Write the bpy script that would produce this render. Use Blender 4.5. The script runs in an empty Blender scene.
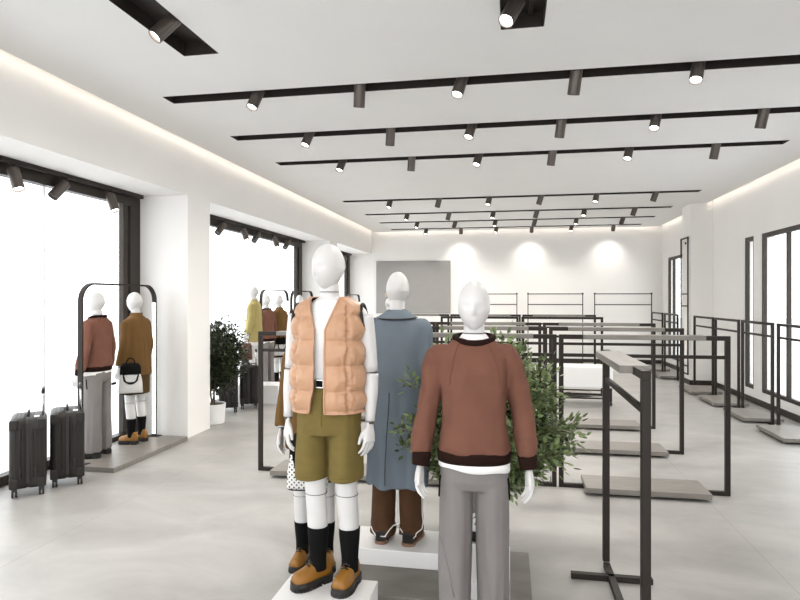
import bpy, bmesh, math, random
from mathutils import Vector, Matrix, noise
from mathutils.bvhtree import BVHTree
PI = math.pi
R = math.radians
random.seed(7)
scene = bpy.context.scene
COL = scene.collection
V = Vector

# ------------------------------------------------------------------ materials
def nodes_of(name):
    m = bpy.data.materials.new(name); m.use_nodes = True
    nt = m.node_tree; b = nt.nodes['Principled BSDF']
    return m, nt, b

def mat(name, col, rough=0.6, metal=0.0, var=0.06, scale=6.0, bump=0.0, bscale=200.0, stretch=None, spec=0.5, sheen=0.0, island=0.0):
    m, nt, b = nodes_of(name)
    b.inputs['Roughness'].default_value = rough
    b.inputs['Metallic'].default_value = metal
    b.inputs['Specular IOR Level'].default_value = spec
    if sheen:
        b.inputs['Sheen Weight'].default_value = sheen
    tc = nt.nodes.new('ShaderNodeTexCoord')
    mp = nt.nodes.new('ShaderNodeMapping'); nt.links.new(tc.outputs['Object'], mp.inputs[0])
    if stretch: mp.inputs['Scale'].default_value = stretch
    n = nt.nodes.new('ShaderNodeTexNoise'); n.inputs['Scale'].default_value = scale
    n.inputs['Detail'].default_value = 5
    nt.links.new(mp.outputs[0], n.inputs['Vector'])
    r = nt.nodes.new('ShaderNodeMapRange')
    r.inputs[1].default_value = .3; r.inputs[2].default_value = .7
    r.inputs[3].default_value = 1 - var; r.inputs[4].default_value = 1 + var
    nt.links.new(n.outputs[0], r.inputs[0])
    mul = nt.nodes.new('ShaderNodeVectorMath'); mul.operation = 'SCALE'
    mul.inputs[0].default_value = col[:3]
    nt.links.new(r.outputs[0], mul.inputs['Scale'])
    out = mul.outputs[0]
    if island:
        g = nt.nodes.new('ShaderNodeNewGeometry')
        r2 = nt.nodes.new('ShaderNodeMapRange'); r2.inputs[3].default_value = 1 - island; r2.inputs[4].default_value = 1 + island
        nt.links.new(g.outputs['Random Per Island'], r2.inputs[0])
        m2 = nt.nodes.new('ShaderNodeVectorMath'); m2.operation = 'SCALE'
        nt.links.new(out, m2.inputs[0]); nt.links.new(r2.outputs[0], m2.inputs['Scale']); out = m2.outputs[0]
    nt.links.new(out, b.inputs['Base Color'])
    if bump:
        n2 = nt.nodes.new('ShaderNodeTexNoise'); n2.inputs['Scale'].default_value = bscale
        n2.inputs['Detail'].default_value = 3
        nt.links.new(mp.outputs[0], n2.inputs['Vector'])
        bp = nt.nodes.new('ShaderNodeBump'); bp.inputs['Strength'].default_value = bump; bp.inputs['Distance'].default_value = .004
        nt.links.new(n2.outputs[0], bp.inputs['Height']); nt.links.new(bp.outputs[0], b.inputs['Normal'])
    return m

def emit(name, col, strength):
    m = bpy.data.materials.new(name); m.use_nodes = True
    nt = m.node_tree; nt.nodes.clear()
    e = nt.nodes.new('ShaderNodeEmission'); e.inputs[0].default_value = (*col, 1); e.inputs[1].default_value = strength
    o = nt.nodes.new('ShaderNodeOutputMaterial'); nt.links.new(e.outputs[0], o.inputs[0])
    return m

def glass_mat():
    m = bpy.data.materials.new('clear_glass'); m.use_nodes = True
    nt = m.node_tree; nt.nodes.clear()
    t = nt.nodes.new('ShaderNodeBsdfTransparent'); t.inputs[0].default_value = (.97, .98, .98, 1)
    g = nt.nodes.new('ShaderNodeBsdfGlossy'); g.inputs['Roughness'].default_value = .02
    lw = nt.nodes.new('ShaderNodeLayerWeight'); lw.inputs[0].default_value = .5
    pw_ = nt.nodes.new('ShaderNodeMath'); pw_.operation = 'POWER'; pw_.inputs[1].default_value = 4; nt.links.new(lw.outputs['Facing'], pw_.inputs[0])
    fr = nt.nodes.new('ShaderNodeMath'); fr.operation = 'MULTIPLY_ADD'; fr.inputs[1].default_value = .35; fr.inputs[2].default_value = .025; nt.links.new(pw_.outputs[0], fr.inputs[0])
    mx = nt.nodes.new('ShaderNodeMixShader'); o = nt.nodes.new('ShaderNodeOutputMaterial')
    nt.links.new(fr.outputs[0], mx.inputs[0]); nt.links.new(t.outputs[0], mx.inputs[1]); nt.links.new(g.outputs[0], mx.inputs[2])
    nt.links.new(mx.outputs[0], o.inputs[0])
    return m

def floor_mat():
    m, nt, b = nodes_of('pale_concrete_tile')
    tc = nt.nodes.new('ShaderNodeTexCoord')
    mp = nt.nodes.new('ShaderNodeMapping'); mp.inputs['Scale'].default_value = (1, 1.6, 1)
    nt.links.new(tc.outputs['Object'], mp.inputs[0])
    n = nt.nodes.new('ShaderNodeTexNoise'); n.inputs['Scale'].default_value = 1.1; n.inputs['Detail'].default_value = 9; n.inputs['Roughness'].default_value = .62
    n.inputs['Distortion'].default_value = .5
    nt.links.new(mp.outputs[0], n.inputs['Vector'])
    cr = nt.nodes.new('ShaderNodeValToRGB')
    cr.color_ramp.elements[0].position = .28; cr.color_ramp.elements[0].color = (.265, .253, .237, 1)
    cr.color_ramp.elements[1].position = .72; cr.color_ramp.elements[1].color = (.415, .402, .384, 1)
    nt.links.new(n.outputs[0], cr.inputs[0])
    br = nt.nodes.new('ShaderNodeTexBrick'); br.offset = 0.0
    br.inputs['Color1'].default_value = (1, 1, 1, 1); br.inputs['Color2'].default_value = (.985, .985, .985, 1); br.inputs['Mortar'].default_value = (.74, .73, .72, 1)
    br.inputs['Scale'].default_value = 1; br.inputs['Mortar Size'].default_value = .003; br.inputs['Mortar Smooth'].default_value = .2
    br.inputs['Brick Width'].default_value = 2.4; br.inputs['Row Height'].default_value = 30
    mp2 = nt.nodes.new('ShaderNodeMapping'); mp2.inputs['Location'].default_value = (-1.636, .6, 0)
    nt.links.new(tc.outputs['Object'], mp2.inputs[0]); nt.links.new(mp2.outputs[0], br.inputs['Vector'])
    mx = nt.nodes.new('ShaderNodeMix'); mx.data_type = 'RGBA'; mx.blend_type = 'MULTIPLY'; mx.inputs[0].default_value = 1
    nt.links.new(cr.outputs[0], mx.inputs[6]); nt.links.new(br.outputs[0], mx.inputs[7])
    nt.links.new(mx.outputs[2], b.inputs['Base Color'])
    r = nt.nodes.new('ShaderNodeMapRange'); r.inputs[3].default_value = .32; r.inputs[4].default_value = .5
    nt.links.new(n.outputs[0], r.inputs[0]); nt.links.new(r.outputs[0], b.inputs['Roughness'])
    b.inputs['Specular IOR Level'].default_value = .45
    return m

def net_mat():
    m, nt, b = nodes_of('white_black_net_weave')
    tc = nt.nodes.new('ShaderNodeTexCoord')
    mp = nt.nodes.new('ShaderNodeMapping'); mp.inputs['Rotation'].default_value = (0, R(45), 0); mp.inputs['Scale'].default_value = (1, 0.02, 1)
    nt.links.new(tc.outputs['Object'], mp.inputs[0])
    ck = nt.nodes.new('ShaderNodeTexVoronoi'); ck.feature = 'F1'; ck.inputs['Scale'].default_value = 48; ck.inputs['Randomness'].default_value = .12
    nt.links.new(mp.outputs[0], ck.inputs['Vector'])
    cr = nt.nodes.new('ShaderNodeValToRGB'); cr.color_ramp.interpolation = 'CONSTANT'
    cr.color_ramp.elements[0].color = (.02, .018, .017, 1); cr.color_ramp.elements[1].position = .27; cr.color_ramp.elements[1].color = (.75, .74, .72, 1)
    nt.links.new(ck.outputs['Distance'], cr.inputs[0]); nt.links.new(cr.outputs[0], b.inputs['Base Color'])
    b.inputs['Roughness'].default_value = .8
    return m

def rib_mat(name, col, axis='x', freq=260):
    m, nt, b = nodes_of(name)
    tc = nt.nodes.new('ShaderNodeTexCoord')
    w = nt.nodes.new('ShaderNodeTexWave'); w.inputs['Scale'].default_value = freq / 6.28; w.bands_direction = axis.upper()
    nt.links.new(tc.outputs['Object'], w.inputs['Vector'])
    r = nt.nodes.new('ShaderNodeMapRange'); r.inputs[3].default_value = .6; r.inputs[4].default_value = 1.3
    nt.links.new(w.outputs['Fac'], r.inputs[0])
    s = nt.nodes.new('ShaderNodeVectorMath'); s.operation = 'SCALE'; s.inputs[0].default_value = col
    nt.links.new(r.outputs[0], s.inputs['Scale']); nt.links.new(s.outputs[0], b.inputs['Base Color'])
    b.inputs['Roughness'].default_value = .9; b.inputs['Specular IOR Level'].default_value = .12
    return m

M = {}
M['wall'] = mat('white_plaster', (0.8480, 0.8321, 0.8109), .75, var=.01, scale=2)
M['ceil'] = mat('white_ceiling_paint', (0.8190, 0.8138, 0.8033), .8, var=.01, scale=2)
M['floor'] = floor_mat()
M['steel'] = mat('dark_bronze_steel', (0.0224, 0.0163, 0.0131), .55, .15, var=.08, scale=12, spec=.3)
M['frame'] = mat('window_frame_bronze', (0.0342, 0.0261, 0.0207), .45, .3, var=.06, scale=8)
M['slot'] = mat('dark_brown_channel', (.022, .016, .012), .6, .1, var=.1)
M['plank'] = mat('grey_stone_laminate', (0.1944, 0.1788, 0.1590), .42, var=.14, scale=5, stretch=(1, 5, 1))
M['slab'] = mat('grey_concrete_slab', (0.1782, 0.1633, 0.1427), .5, var=.2, scale=3, stretch=(1, 3, 1))
M['white'] = mat('white_lacquer', (.80, .79, .78), .4, var=.01)
M['mannequin'] = mat('matt_white_mannequin', (0.6090, 0.6003, 0.5916), .36, var=.008)
M['joint'] = mat('grey_joint_gap', (.08, .075, .07), .5)
M['sweater'] = mat('dusty_brown_knit', (0.1559, 0.0704, 0.0483), .9, var=.07, scale=9, bump=.35, bscale=420, spec=.15)
M['rib'] = rib_mat('dark_brown_rib', (.016, .0065, .0045))
M['tee'] = mat('white_cotton', (.8, .79, .78), .85, var=.02, bump=.2, spec=.15)
M['greypant'] = mat('warm_grey_twill', (0.1919, 0.1773, 0.1705), .75, var=.05, scale=7, bump=.2, bscale=500, spec=.15)
M['vest'] = mat('peach_quilted_nylon', (0.4687, 0.2658, 0.1541), .42, var=.04, scale=7, bump=.15, bscale=90, sheen=.1)
M['vestdark'] = mat('black_lining', (.012, .011, .011), .7)
M['vesttrim'] = mat('peach_binding', (0.4950, 0.2775, 0.1725), .5)
M['olive'] = mat('olive_twill', (0.1585, 0.1188, 0.0377), .85, var=.06, scale=8, bump=.3, bscale=500, stretch=(1, 1, 3), spec=.15)
M['bluecoat'] = mat('slate_blue_wool', (0.1661, 0.2016, 0.2377), .85, var=.05, scale=5, bump=.3, bscale=380, spec=.15)
M['browncoat'] = mat('tobacco_brown_canvas', (0.1300, 0.0696, 0.0221), .8, var=.08, scale=6, bump=.25, bscale=400, spec=.15)
M['darkskirt'] = mat('olive_brown_skirt', (0.0625, 0.0369, 0.0130), .85, var=.08, spec=.15)
M['brownpant'] = mat('dark_brown_trouser', (0.0796, 0.0401, 0.0202), .85, var=.1, scale=8, bump=.2, bscale=400, spec=.15)
M['yellow'] = mat('pale_mustard_jacket', (0.4050, 0.3354, 0.1350), .8, var=.08, bump=.2, spec=.15)
M['black'] = mat('black_knit', (0.0030, 0.0030, 0.0030), .9, bump=.2, spec=.15)
M['blackleather'] = mat('black_leather', (.012, .011, .011), .3)
M['mustard'] = mat('mustard_leather', (0.2370, 0.0990, 0.0068), .48, var=.09, scale=14, bump=.2, bscale=150)
M['sole'] = mat('black_rubber_sole', (0.0090, 0.0078, 0.0069), .55)
M['tanleather'] = mat('tan_leather', (0.2160, 0.1200, 0.0720), .5, var=.08)
M['case'] = mat('charcoal_suitcase_shell', (0.0197, 0.0168, 0.0144), .5, var=.06, scale=8, spec=.3)
M['casedark'] = mat('black_zip_tape', (.015, .013, .012), .5)
M['chrome'] = mat('brushed_chrome', (.6, .59, .57), .25, 1, var=.03)
M['leaf'] = mat('glossy_green_leaf', (0.1454, 0.1950, 0.0761), .42, var=.25, scale=3, island=.65)
M['leafdark'] = mat('deep_green_leaf', (0.0292, 0.0393, 0.0160), .45, var=.25, scale=3, island=.6)
M['bark'] = mat('brown_bark', (0.1120, 0.0770, 0.0490), .8, var=.25, scale=20, bump=.5, bscale=60)
M['soil'] = mat('dark_soil', (.05, .035, .025), .95, var=.4, scale=40, bump=.8, bscale=60)
M['greypanel'] = mat('grey_wall_panel', (0.3024, 0.2911, 0.2835), .6, var=.02)
M['gold'] = mat('gold', (.8, .55, .12), .3, .9)
M['net'] = net_mat()
M['brownbag'] = mat('reddish_brown_leather', (.13, .058, .036), .5, var=.1)
M['glass'] = glass_mat()
M['spot'] = mat('grey_bronze_spot_housing', (0.1026, 0.0855, 0.0752), .38, .5, var=.05)
M['lens'] = emit('lit_lens', (1, .96, .9), 14)
M['lensdim'] = mat('unlit_lens_recess', (.08, .08, .08), .2)
M['cove'] = emit('warm_cove_led', (1, .90, .78), 8)
M['ledstrip'] = emit('white_led_strip', (1, .96, .92), 3.0)
M['paving'] = mat('outdoor_paving', (.78, .78, .78), .9, var=.03, scale=1)

# ------------------------------------------------------------------ helpers
def tag(o, label=None, cat=None, group=None, kind=None):
    if label: o['label'] = label
    if cat: o['category'] = cat
    if group: o['group'] = group
    if kind: o['kind'] = kind
    return o

def empty(name, loc=(0, 0, 0), rz=0, sc=1.0):
    o = bpy.data.objects.new(name, None); COL.objects.link(o)
    o.location = loc; o.rotation_euler = (0, 0, rz); o.scale = (sc, sc, sc)
    o.empty_display_size = .1
    return o

def link(name, bm, m, parent=None, smooth=None):
    me = bpy.data.meshes.new(name)
    bmesh.ops.recalc_face_normals(bm, faces=bm.faces)
    if smooth is not None:
        for f in bm.faces: f.smooth = smooth > 0
    bm.to_mesh(me); bm.free()
    return link_mesh(name, me, m, parent)

def link_mesh(name, me, m, parent=None):
    me.name = name
    o = bpy.data.objects.new(name, me); COL.objects.link(o)
    for x in (m if isinstance(m, (list, tuple)) else [m]): me.materials.append(x)
    if parent: o.parent = parent
    return o

def copy_tree(o, parent=None):
    c = o.copy(); COL.objects.link(c)
    if parent: c.parent = parent
    for ch in list(o.children): copy_tree(ch, c)
    return c

def box(bm, x0, x1, y0, y1, z0, z1, bev=0.0, mtx=None, mi=0):
    r = bmesh.ops.create_cube(bm, size=1)
    vs = r['verts']
    for v in vs:
        v.co = V((x0 + (v.co.x + .5) * (x1 - x0), y0 + (v.co.y + .5) * (y1 - y0), z0 + (v.co.z + .5) * (z1 - z0)))
    es = list({e for v in vs for e in v.link_edges})
    fs = list({f for v in vs for f in v.link_faces})
    for f in fs: f.material_index = mi
    if bev > 0:
        g = bmesh.ops.bevel(bm, geom=es, offset=bev, segments=2, affect='EDGES', profile=.5)
        vs = list({v for f in g['faces'] for v in f.verts} | {v for v in vs if v.is_valid})
    if mtx is not None:
        vs = [v for v in vs if v.is_valid]
        bmesh.ops.transform(bm, matrix=mtx, verts=vs)
    return vs

def nb(): return bmesh.new()

def boxobj(name, dims, m, parent=None, bev=0.0):
    bm = nb(); box(bm, *dims, bev=bev); return link(name, bm, m, parent)

def ring_loft(bm, rings, cap0=True, cap1=True, closed=True, smooth=True):
    """rings: list of lists of Vector (equal length)."""
    vr = [[bm.verts.new(p) for p in r] for r in rings]
    n = len(vr[0])
    for a, b in zip(vr, vr[1:]):
        for i in range(n if closed else n - 1):
            j = (i + 1) % n
            f = bm.faces.new((a[i], a[j], b[j], b[i])); f.smooth = smooth
    if cap0: bm.faces.new(list(reversed(vr[0]))).smooth = smooth
    if cap1: bm.faces.new(vr[-1]).smooth = smooth
    return vr

def ell(c, rx, ry, n=32, p=2.0, u=V((1, 0, 0)), v=V((0, 1, 0))):
    out = []
    for i in range(n):
        a = 2 * PI * i / n; ca, sa = math.cos(a), math.sin(a)
        x = math.copysign(abs(ca) ** (2 / p), ca) * rx; y = math.copysign(abs(sa) ** (2 / p), sa) * ry
        out.append(V(c) + u * x + v * y)
    return out

def vloft(bm, secs, n=32, p=2.2, cap0=True, cap1=True):
    """secs: (z, rx, ry, cx, cy)"""
    return ring_loft(bm, [ell((s[3] if len(s) > 3 else 0, s[4] if len(s) > 4 else 0, s[0]), s[1], s[2], n, p) for s in secs], cap0, cap1)

def tube(bm, pts, rad, n=10, cap=True, flat=1.0):
    pts = [V(p) for p in pts]
    if not isinstance(rad, (list, tuple)): rad = [rad] * len(pts)
    rings = []; pu = None
    for i, p in enumerate(pts):
        d = (pts[min(i + 1, len(pts) - 1)] - pts[max(i - 1, 0)]).normalized()
        if pu is None:
            pu = d.orthogonal().normalized() if abs(d.x) > .9 else (V((1, 0, 0)) - d * d.x).normalized()
        else:
            pu = (pu - d * pu.dot(d)).normalized()
        w = d.cross(pu)
        rings.append(ell(p, rad[i], rad[i] * flat, n, 2, pu, w))
    ring_loft(bm, rings, cap, cap)

def closed_tube(bm, pts, rad, n=8):
    pts = [V(p) for p in pts]; N = len(pts); vr = []
    for i, p in enumerate(pts):
        d = (pts[(i + 1) % N] - pts[i - 1]).normalized()
        up = V((0, 0, 1))
        if abs(d.z) > .9: up = V((0, 1, 0))
        u = d.cross(up).normalized(); w = u.cross(d)
        vr.append([bm.verts.new(q) for q in ell(p, rad, rad, n, 2, u, w)])
    for k in range(N):
        a, b = vr[k], vr[(k + 1) % N]
        for i in range(n):
            j = (i + 1) % n; bm.faces.new((a[i], a[j], b[j], b[i])).smooth = True

def cyl(bm, c0, c1, r0, r1=None, n=24):
    tube(bm, [c0, c1], [r0, r0 if r1 is None else r1], n)
    for f in bm.faces:
        if len(f.verts) > 4: f.smooth = False

def spline(pts, k=6):
    pts = [V(p) for p in pts]; out = []
    P = [pts[0] * 2 - pts[1]] + pts + [pts[-1] * 2 - pts[-2]]
    for i in range(1, len(P) - 2):
        for j in range(k):
            t = j / k; a, b, c, d = P[i - 1], P[i], P[i + 1], P[i + 2]
            out.append(.5 * ((2 * b) + (c - a) * t + (2 * a - 5 * b + 4 * c - d) * t * t + (3 * b - a - 3 * c + d) * t ** 3))
    out.append(pts[-1]); return out

def remesh(bm, voxel, smooth_it=4, fac=.5):
    me = bpy.data.meshes.new('tmp'); bmesh.ops.recalc_face_normals(bm, faces=bm.faces); bm.to_mesh(me); bm.free()
    o = bpy.data.objects.new('tmp', me); COL.objects.link(o)
    a = o.modifiers.new('r', 'REMESH'); a.mode = 'VOXEL'; a.voxel_size = voxel; a.use_smooth_shade = True
    if smooth_it:
        s = o.modifiers.new('s', 'SMOOTH'); s.iterations = smooth_it; s.factor = fac
    dg = bpy.context.evaluated_depsgraph_get()
    res = bpy.data.meshes.new_from_object(o.evaluated_get(dg))
    bpy.data.objects.remove(o); bpy.data.meshes.remove(me)
    for p in res.polygons: p.use_smooth = True
    return res

def wrinkle(me, amp, fr, seed=0, zfun=None):
    """push vertices along their normals with anisotropic noise -> cloth folds"""
    ns = [v.normal.copy() for v in me.vertices]
    for v, nn in zip(me.vertices, ns):
        p = V((v.co.x * fr[0] + seed, v.co.y * fr[1] + seed * .7, v.co.z * fr[2]))
        d = noise.noise(p) + .45 * noise.noise(p * 2.1)
        w = zfun(v.co) if zfun else 1
        v.co += nn * d * amp * w
    me.update()

def surf_line(me, pts, rad, m, name, parent, off=0.0, n=6):
    bm0 = nb(); bm0.from_mesh(me); tree = BVHTree.FromBMesh(bm0); bm0.free()
    out = []
    for p in spline(pts, 5):
        co, nn, _, _ = tree.find_nearest(p)
        if co is not None: out.append(co + nn * off)
    bm = nb(); tube(bm, out, rad, n); return link(name, bm, m, parent)

# ------------------------------------------------------------------ setting
CX0, CX1, CY0, CY1, ZC = -3.76, 3.80, -2.6, 16.5, 3.57
WL, WR, WB = -3.86, 3.90, 16.6
def structure(name, bm, m): return tag(link(name, bm, m), kind='structure')
bm = nb(); box(bm, -4.75, 4.1, -2.8, 16.8, -.12, 0); structure('floor', bm, M['floor'])
bm = nb(); box(bm, -40, 40, -30, 60, -.2, -.13); structure('ground', bm, M['paving'])

slots_x = [(-3.17, 3.25, y, y + .19) for y in (5.08, 6.45, 7.80, 11.10, 12.95, 14.42, 15.86)]
slots_y = [(-2.47, -2.19, -1.8, 4.25), (-.06, .225, -1.8, 4.23), (2.34, 2.62, -1.8, 4.22)]
slots = slots_x + slots_y
xs = sorted({CX0, CX1} | {s[0] for s in slots} | {s[1] for s in slots})
ys = sorted({CY0, CY1} | {s[2] for s in slots} | {s[3] for s in slots})
bm = nb(); vg = {}
def gv(x, y):
    if (x, y) not in vg: vg[(x, y)] = bm.verts.new((x, y, ZC))
    return vg[(x, y)]
for i in range(len(xs) - 1):
    for j in range(len(ys) - 1):
        cx, cy = (xs[i] + xs[i + 1]) / 2, (ys[j] + ys[j + 1]) / 2
        if any(s[0] < cx < s[1] and s[2] < cy < s[3] for s in slots): continue
        bm.faces.new((gv(xs[i], ys[j]), gv(xs[i], ys[j + 1]), gv(xs[i + 1], ys[j + 1]), gv(xs[i + 1], ys[j])))
# edge lip
for (a, b, c, d) in ((CX0, CX0 + .012, CY0, CY1), (CX1 - .012, CX1, CY0, CY1), (CX0, CX1, CY1 - .012, CY1)):
    box(bm, a, b, c, d, ZC + .001, ZC + .04)
ce = tag(link('ceiling', bm, M['ceil']), kind='structure')
bm = nb(); box(bm, -4.75, 4.1, -2.8, 16.8, 3.80, 3.9); structure('ceiling_deck', bm, M['ceil'])

def wallbox(name, dims): return boxobj(name, dims, M['wall'])
# left wall: header, columns
bm = nb()
box(bm, -4.7, WL, -2.8, WB, 2.96, 3.80)
box(bm, -4.7, WL, 6.72, 7.27, 0, 2.96)
box(bm, -4.7, WL, 12.6, 13.15, 0, 2.96)
structure('wall_left', bm, M['wall'])
bm = nb(); box(bm, -4.75, 4.1, WB, WB + .15, 0, 3.80); structure('wall_back', bm, M['wall'])
bm = nb()
WT, WS = 2.72, .22
box(bm, WR, WR + .2, -2.8, WB, WT, 3.80); box(bm, WR, WR + .2, -2.8, WB, 0, WS)
for a, b in ((-2.8, 5.2), (10.33, 10.64), (11.02, 14.75), (16.02, WB)): box(bm, WR, WR + .2, a, b, WS, WT)
box(bm, 3.49, WR, 12.63, 13.2, 0, 3.80)
structure('wall_right', bm, M['wall'])
bm = nb()
for a, b in ((-2.8, 12.63), (13.2, WB)): box(bm, WR - .02, WR, a, b, 0, .095)
box(bm, 3.47, 3.49, 12.61, 13.22, 0, .095); box(bm, 3.47, WR - .02, 12.61, 12.63, 0, .095); box(bm, 3.47, WR - .02, 13.2, 13.22, 0, .095)
structure('baseboard_right', bm, M['frame'])
bm = nb(); box(bm, WL, WR - .02, WB - .02, WB, 0, .095); structure('baseboard_back', bm, M['frame'])

# cove LED strips
for nm, d in (('left', (CX0 - .010, CX0 - .001, CY0, CY1, ZC + .022, ZC + .036)), ('right', (CX1 + .001, CX1 + .010, CY0, CY1, ZC + .022, ZC + .036)), ('back', (CX0 + .05, CX1 - .05, CY1 + .001, CY1 + .010, ZC + .022, ZC + .036))):
    o = boxobj('cove_light_strip', d, M['cove'])
    tag(o, {'left': 'warm light strip hidden in the ceiling gap along the left window wall', 'right': 'warm light strip hidden in the ceiling gap along the right wall', 'back': 'warm light strip hidden in the ceiling gap above the back wall'}[nm], 'light strip')

# windows left
def window_left(idx, y0, y1, joints, near_jamb, far_jamb):
    x = -4.55
    fr = nb(); box(fr, x - .05, x + .05, y0, y1, 2.82, 2.96); box(fr, x - .05, x + .05, y0, y1, 0, .095)
    box(fr, x - .05, x + .05, y1 - .19, y1, .095, 2.82) if far_jamb else None
    if far_jamb: box(fr, x - .03, x + .03, y1 - .30, y1 - .215, .095, 2.82)
    if near_jamb: box(fr, x - .05, x + .05, y0, y0 + .1, .095, 2.82)
    f = structure('window_%d' % idx, fr, M['frame'])
    yy = [y0] + joints + [y1]
    for a, b in zip(yy, yy[1:]):
        boxobj('pane', (x - .008, x + .008, a + .003, b - .003, .095, 2.82), M['glass'], f)
    for j in joints:
        boxobj('glass_joint', (x - .01, x + .012, j - .004, j + .004, .095, 2.82), mat_j, f)
mat_j = mat('silicone_joint', (.55, .55, .55), .6)
window_left(1, -2.8, 6.72, [.6, 2.9, 5.22], False, True)
window_left(2, 7.27, 12.6, [9.8], True, True)
window_left(3, 13.15, WB, [15.0], True, True)
# windows right
def window_right(idx, y0, y1, mull):
    x = WR + .035
    fr = nb()
    box(fr, x - .028, x + .028, y0, y1, WT - .07, WT); box(fr, x - .028, x + .028, y0, y1, WS, WS + .06)
    box(fr, x - .028, x + .028, y0, y0 + .045, WS + .06, WT - .07); box(fr, x - .028, x + .028, y1 - .045, y1, WS + .06, WT - .07)
    for m_ in mull: box(fr, x - .028, x + .028, m_ - .022, m_ + .022, WS + .06, WT - .07)
    f = structure('window_%d' % idx, fr, M['frame'])
    yy = [y0 + .045] + [m_ for m_ in mull] + [y1 - .045]
    for a, b in zip(yy, yy[1:]):
        boxobj('pane', (x + .01, x + .022, a, b, WS + .06, WT - .07), M['glass'], f)
window_right(4, 5.2, 10.33, [6.1, 7.25, 8.38, 9.47])
window_right(5, 10.64, 11.02, [])
window_right(6, 14.75, 16.02, [15.6])

# grey feature panel on back wall
o = boxobj('wall_panel', (-3.72, -1.62, WB - .04, WB - .001, 1.28, 2.75), M['greypanel'], bev=.004)
tag(o, 'large plain grey panel mounted on the white back wall, left of the wall racks', 'wall panel')

# ------------------------------------------------------------------ recessed channels and spotlights
row_names = ['nearest long ceiling channel', 'second nearest long ceiling channel', 'third nearest long ceiling channel', 'fourth nearest long ceiling channel', 'fifth nearest long ceiling channel', 'second farthest long ceiling channel', 'long ceiling channel farthest away']
def channel(s, label, along):
    x0, x1, y0, y1 = s; t = .004; h = .10
    r = empty('ceiling_channel', ((x0 + x1) / 2, (y0 + y1) / 2, ZC))
    hx, hy = (x1 - x0) / 2, (y1 - y0) / 2
    bm = nb()
    box(bm, -hx, hx, -hy, hy, h, h + t)
    box(bm, -hx - t, -hx, -hy, hy, -.001, h); box(bm, hx, hx + t, -hy, hy, -.001, h)
    box(bm, -hx, hx, -hy - t, -hy, -.001, h); box(bm, -hx, hx, hy, hy + t, -.001, h)
    link('housing', bm, M['slot'], r)
    bm = nb()
    if along == 'x': box(bm, -hx + .02, hx - .02, -.018, .018, h - .02, h)
    else:
        box(bm, -.022 + .06, .012 + .06, -hy, hy - .02, h - .03, h)
    link('track', bm, M['steel'], r)
    tag(r, label, 'ceiling channel')
for s, n_ in zip(slots_x, row_names): channel(s, 'dark recessed lighting slot, the ' + n_, 'x')
for s, n_ in zip(slots_y, ('at the upper left corner of the photo', 'at the top centre of the photo', 'right of the top centre, beyond the frame')):
    channel(s, 'short dark recessed channel ' + n_, 'y')

def make_spot(lit):
    r = empty('spotlight')
    bm = nb(); cyl(bm, (0, 0, -.006), (0, 0, -.05), .010, n=12); cyl(bm, (0, 0, 0), (0, 0, -.012), .022, n=16)
    link('stem', bm, M['steel'], r)
    bm = nb()
    # hollow can: origin at pivot, axis -Z local, rotated by its object rotation
    prof = [(.0, -.0), (.047, .0), (.051, -.006), (.051, -.205), (.048, -.21), (.044, -.205), (.042, -.18), (0, -.18)]
    rings = [[V((max(pr, .0005) * math.cos(2 * PI * k / 24), max(pr, .0005) * math.sin(2 * PI * k / 24), z)) for k in range(24)] for pr, z in prof]
    ring_loft(bm, rings, True, True, smooth=False)
    h = link('housing', bm, M['spot'], r)
    h.location = (0, 0, -.035)
    bm = nb(); cyl(bm, (0, 0, -.182), (0, 0, -.188), .041, n=24)
    l = link('lens', bm, M['lens'] if lit else M['lensdim'], h)
    return r
spot_lit = make_spot(True); spot_off = make_spot(False)
used = {True: False, False: False}
def place_spot(x, y, z, lit, aim, label, group):
    """aim: direction vector the lamp points to"""
    src = spot_lit if lit else spot_off
    o = src if not used[lit] else copy_tree(src)
    used[lit] = True
    o.location = (x, y, z)
    h = [c for c in o.children if c.name.startswith('housing')][0]
    h.rotation_euler = V((0, 0, -1)).rotation_difference(V(aim).normalized()).to_euler()
    tag(o, label, 'spotlight', group)
    return o
_lamp = {}
def lamp(x, y, z, aim, power, size=110, blend=.8, key=None):
    key = (power, size, blend)
    if key not in _lamp:
        l = bpy.data.lights.new('spot_lamp', 'SPOT'); l.energy = power; l.spot_size = R(size); l.spot_blend = blend
        l.shadow_soft_size = .05; l.color = (1, .95, .88); _lamp[key] = l
    o = bpy.data.objects.new('spot_lamp', _lamp[key]); COL.objects.link(o)
    o.location = (x, y, z)
    o.rotation_euler = V((0, 0, -1)).rotation_difference(V(aim).normalized()).to_euler()
    return o

def row_x(px, y):
    t = (px - 400) / 600.0; s, c = math.sin(R(10.39)), math.cos(R(10.39))
    return (-s + c * t) / (c + s * t) * y
ordn = ['first', 'second', 'third', 'fourth', 'fifth', 'sixth', 'seventh']
rows = [[260, 360, 463, 577, 699], [311, 391, 473, 562, 657, 765], [344, 412, 480, 553, 630, 717], [391, 440, 490, 542, 597, 657],
        [408, 450, 494, 538, 585, 636], [418, 456, 496, 536, 577, 624], [427, 461, 497, 532, 572, 614]]
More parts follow.
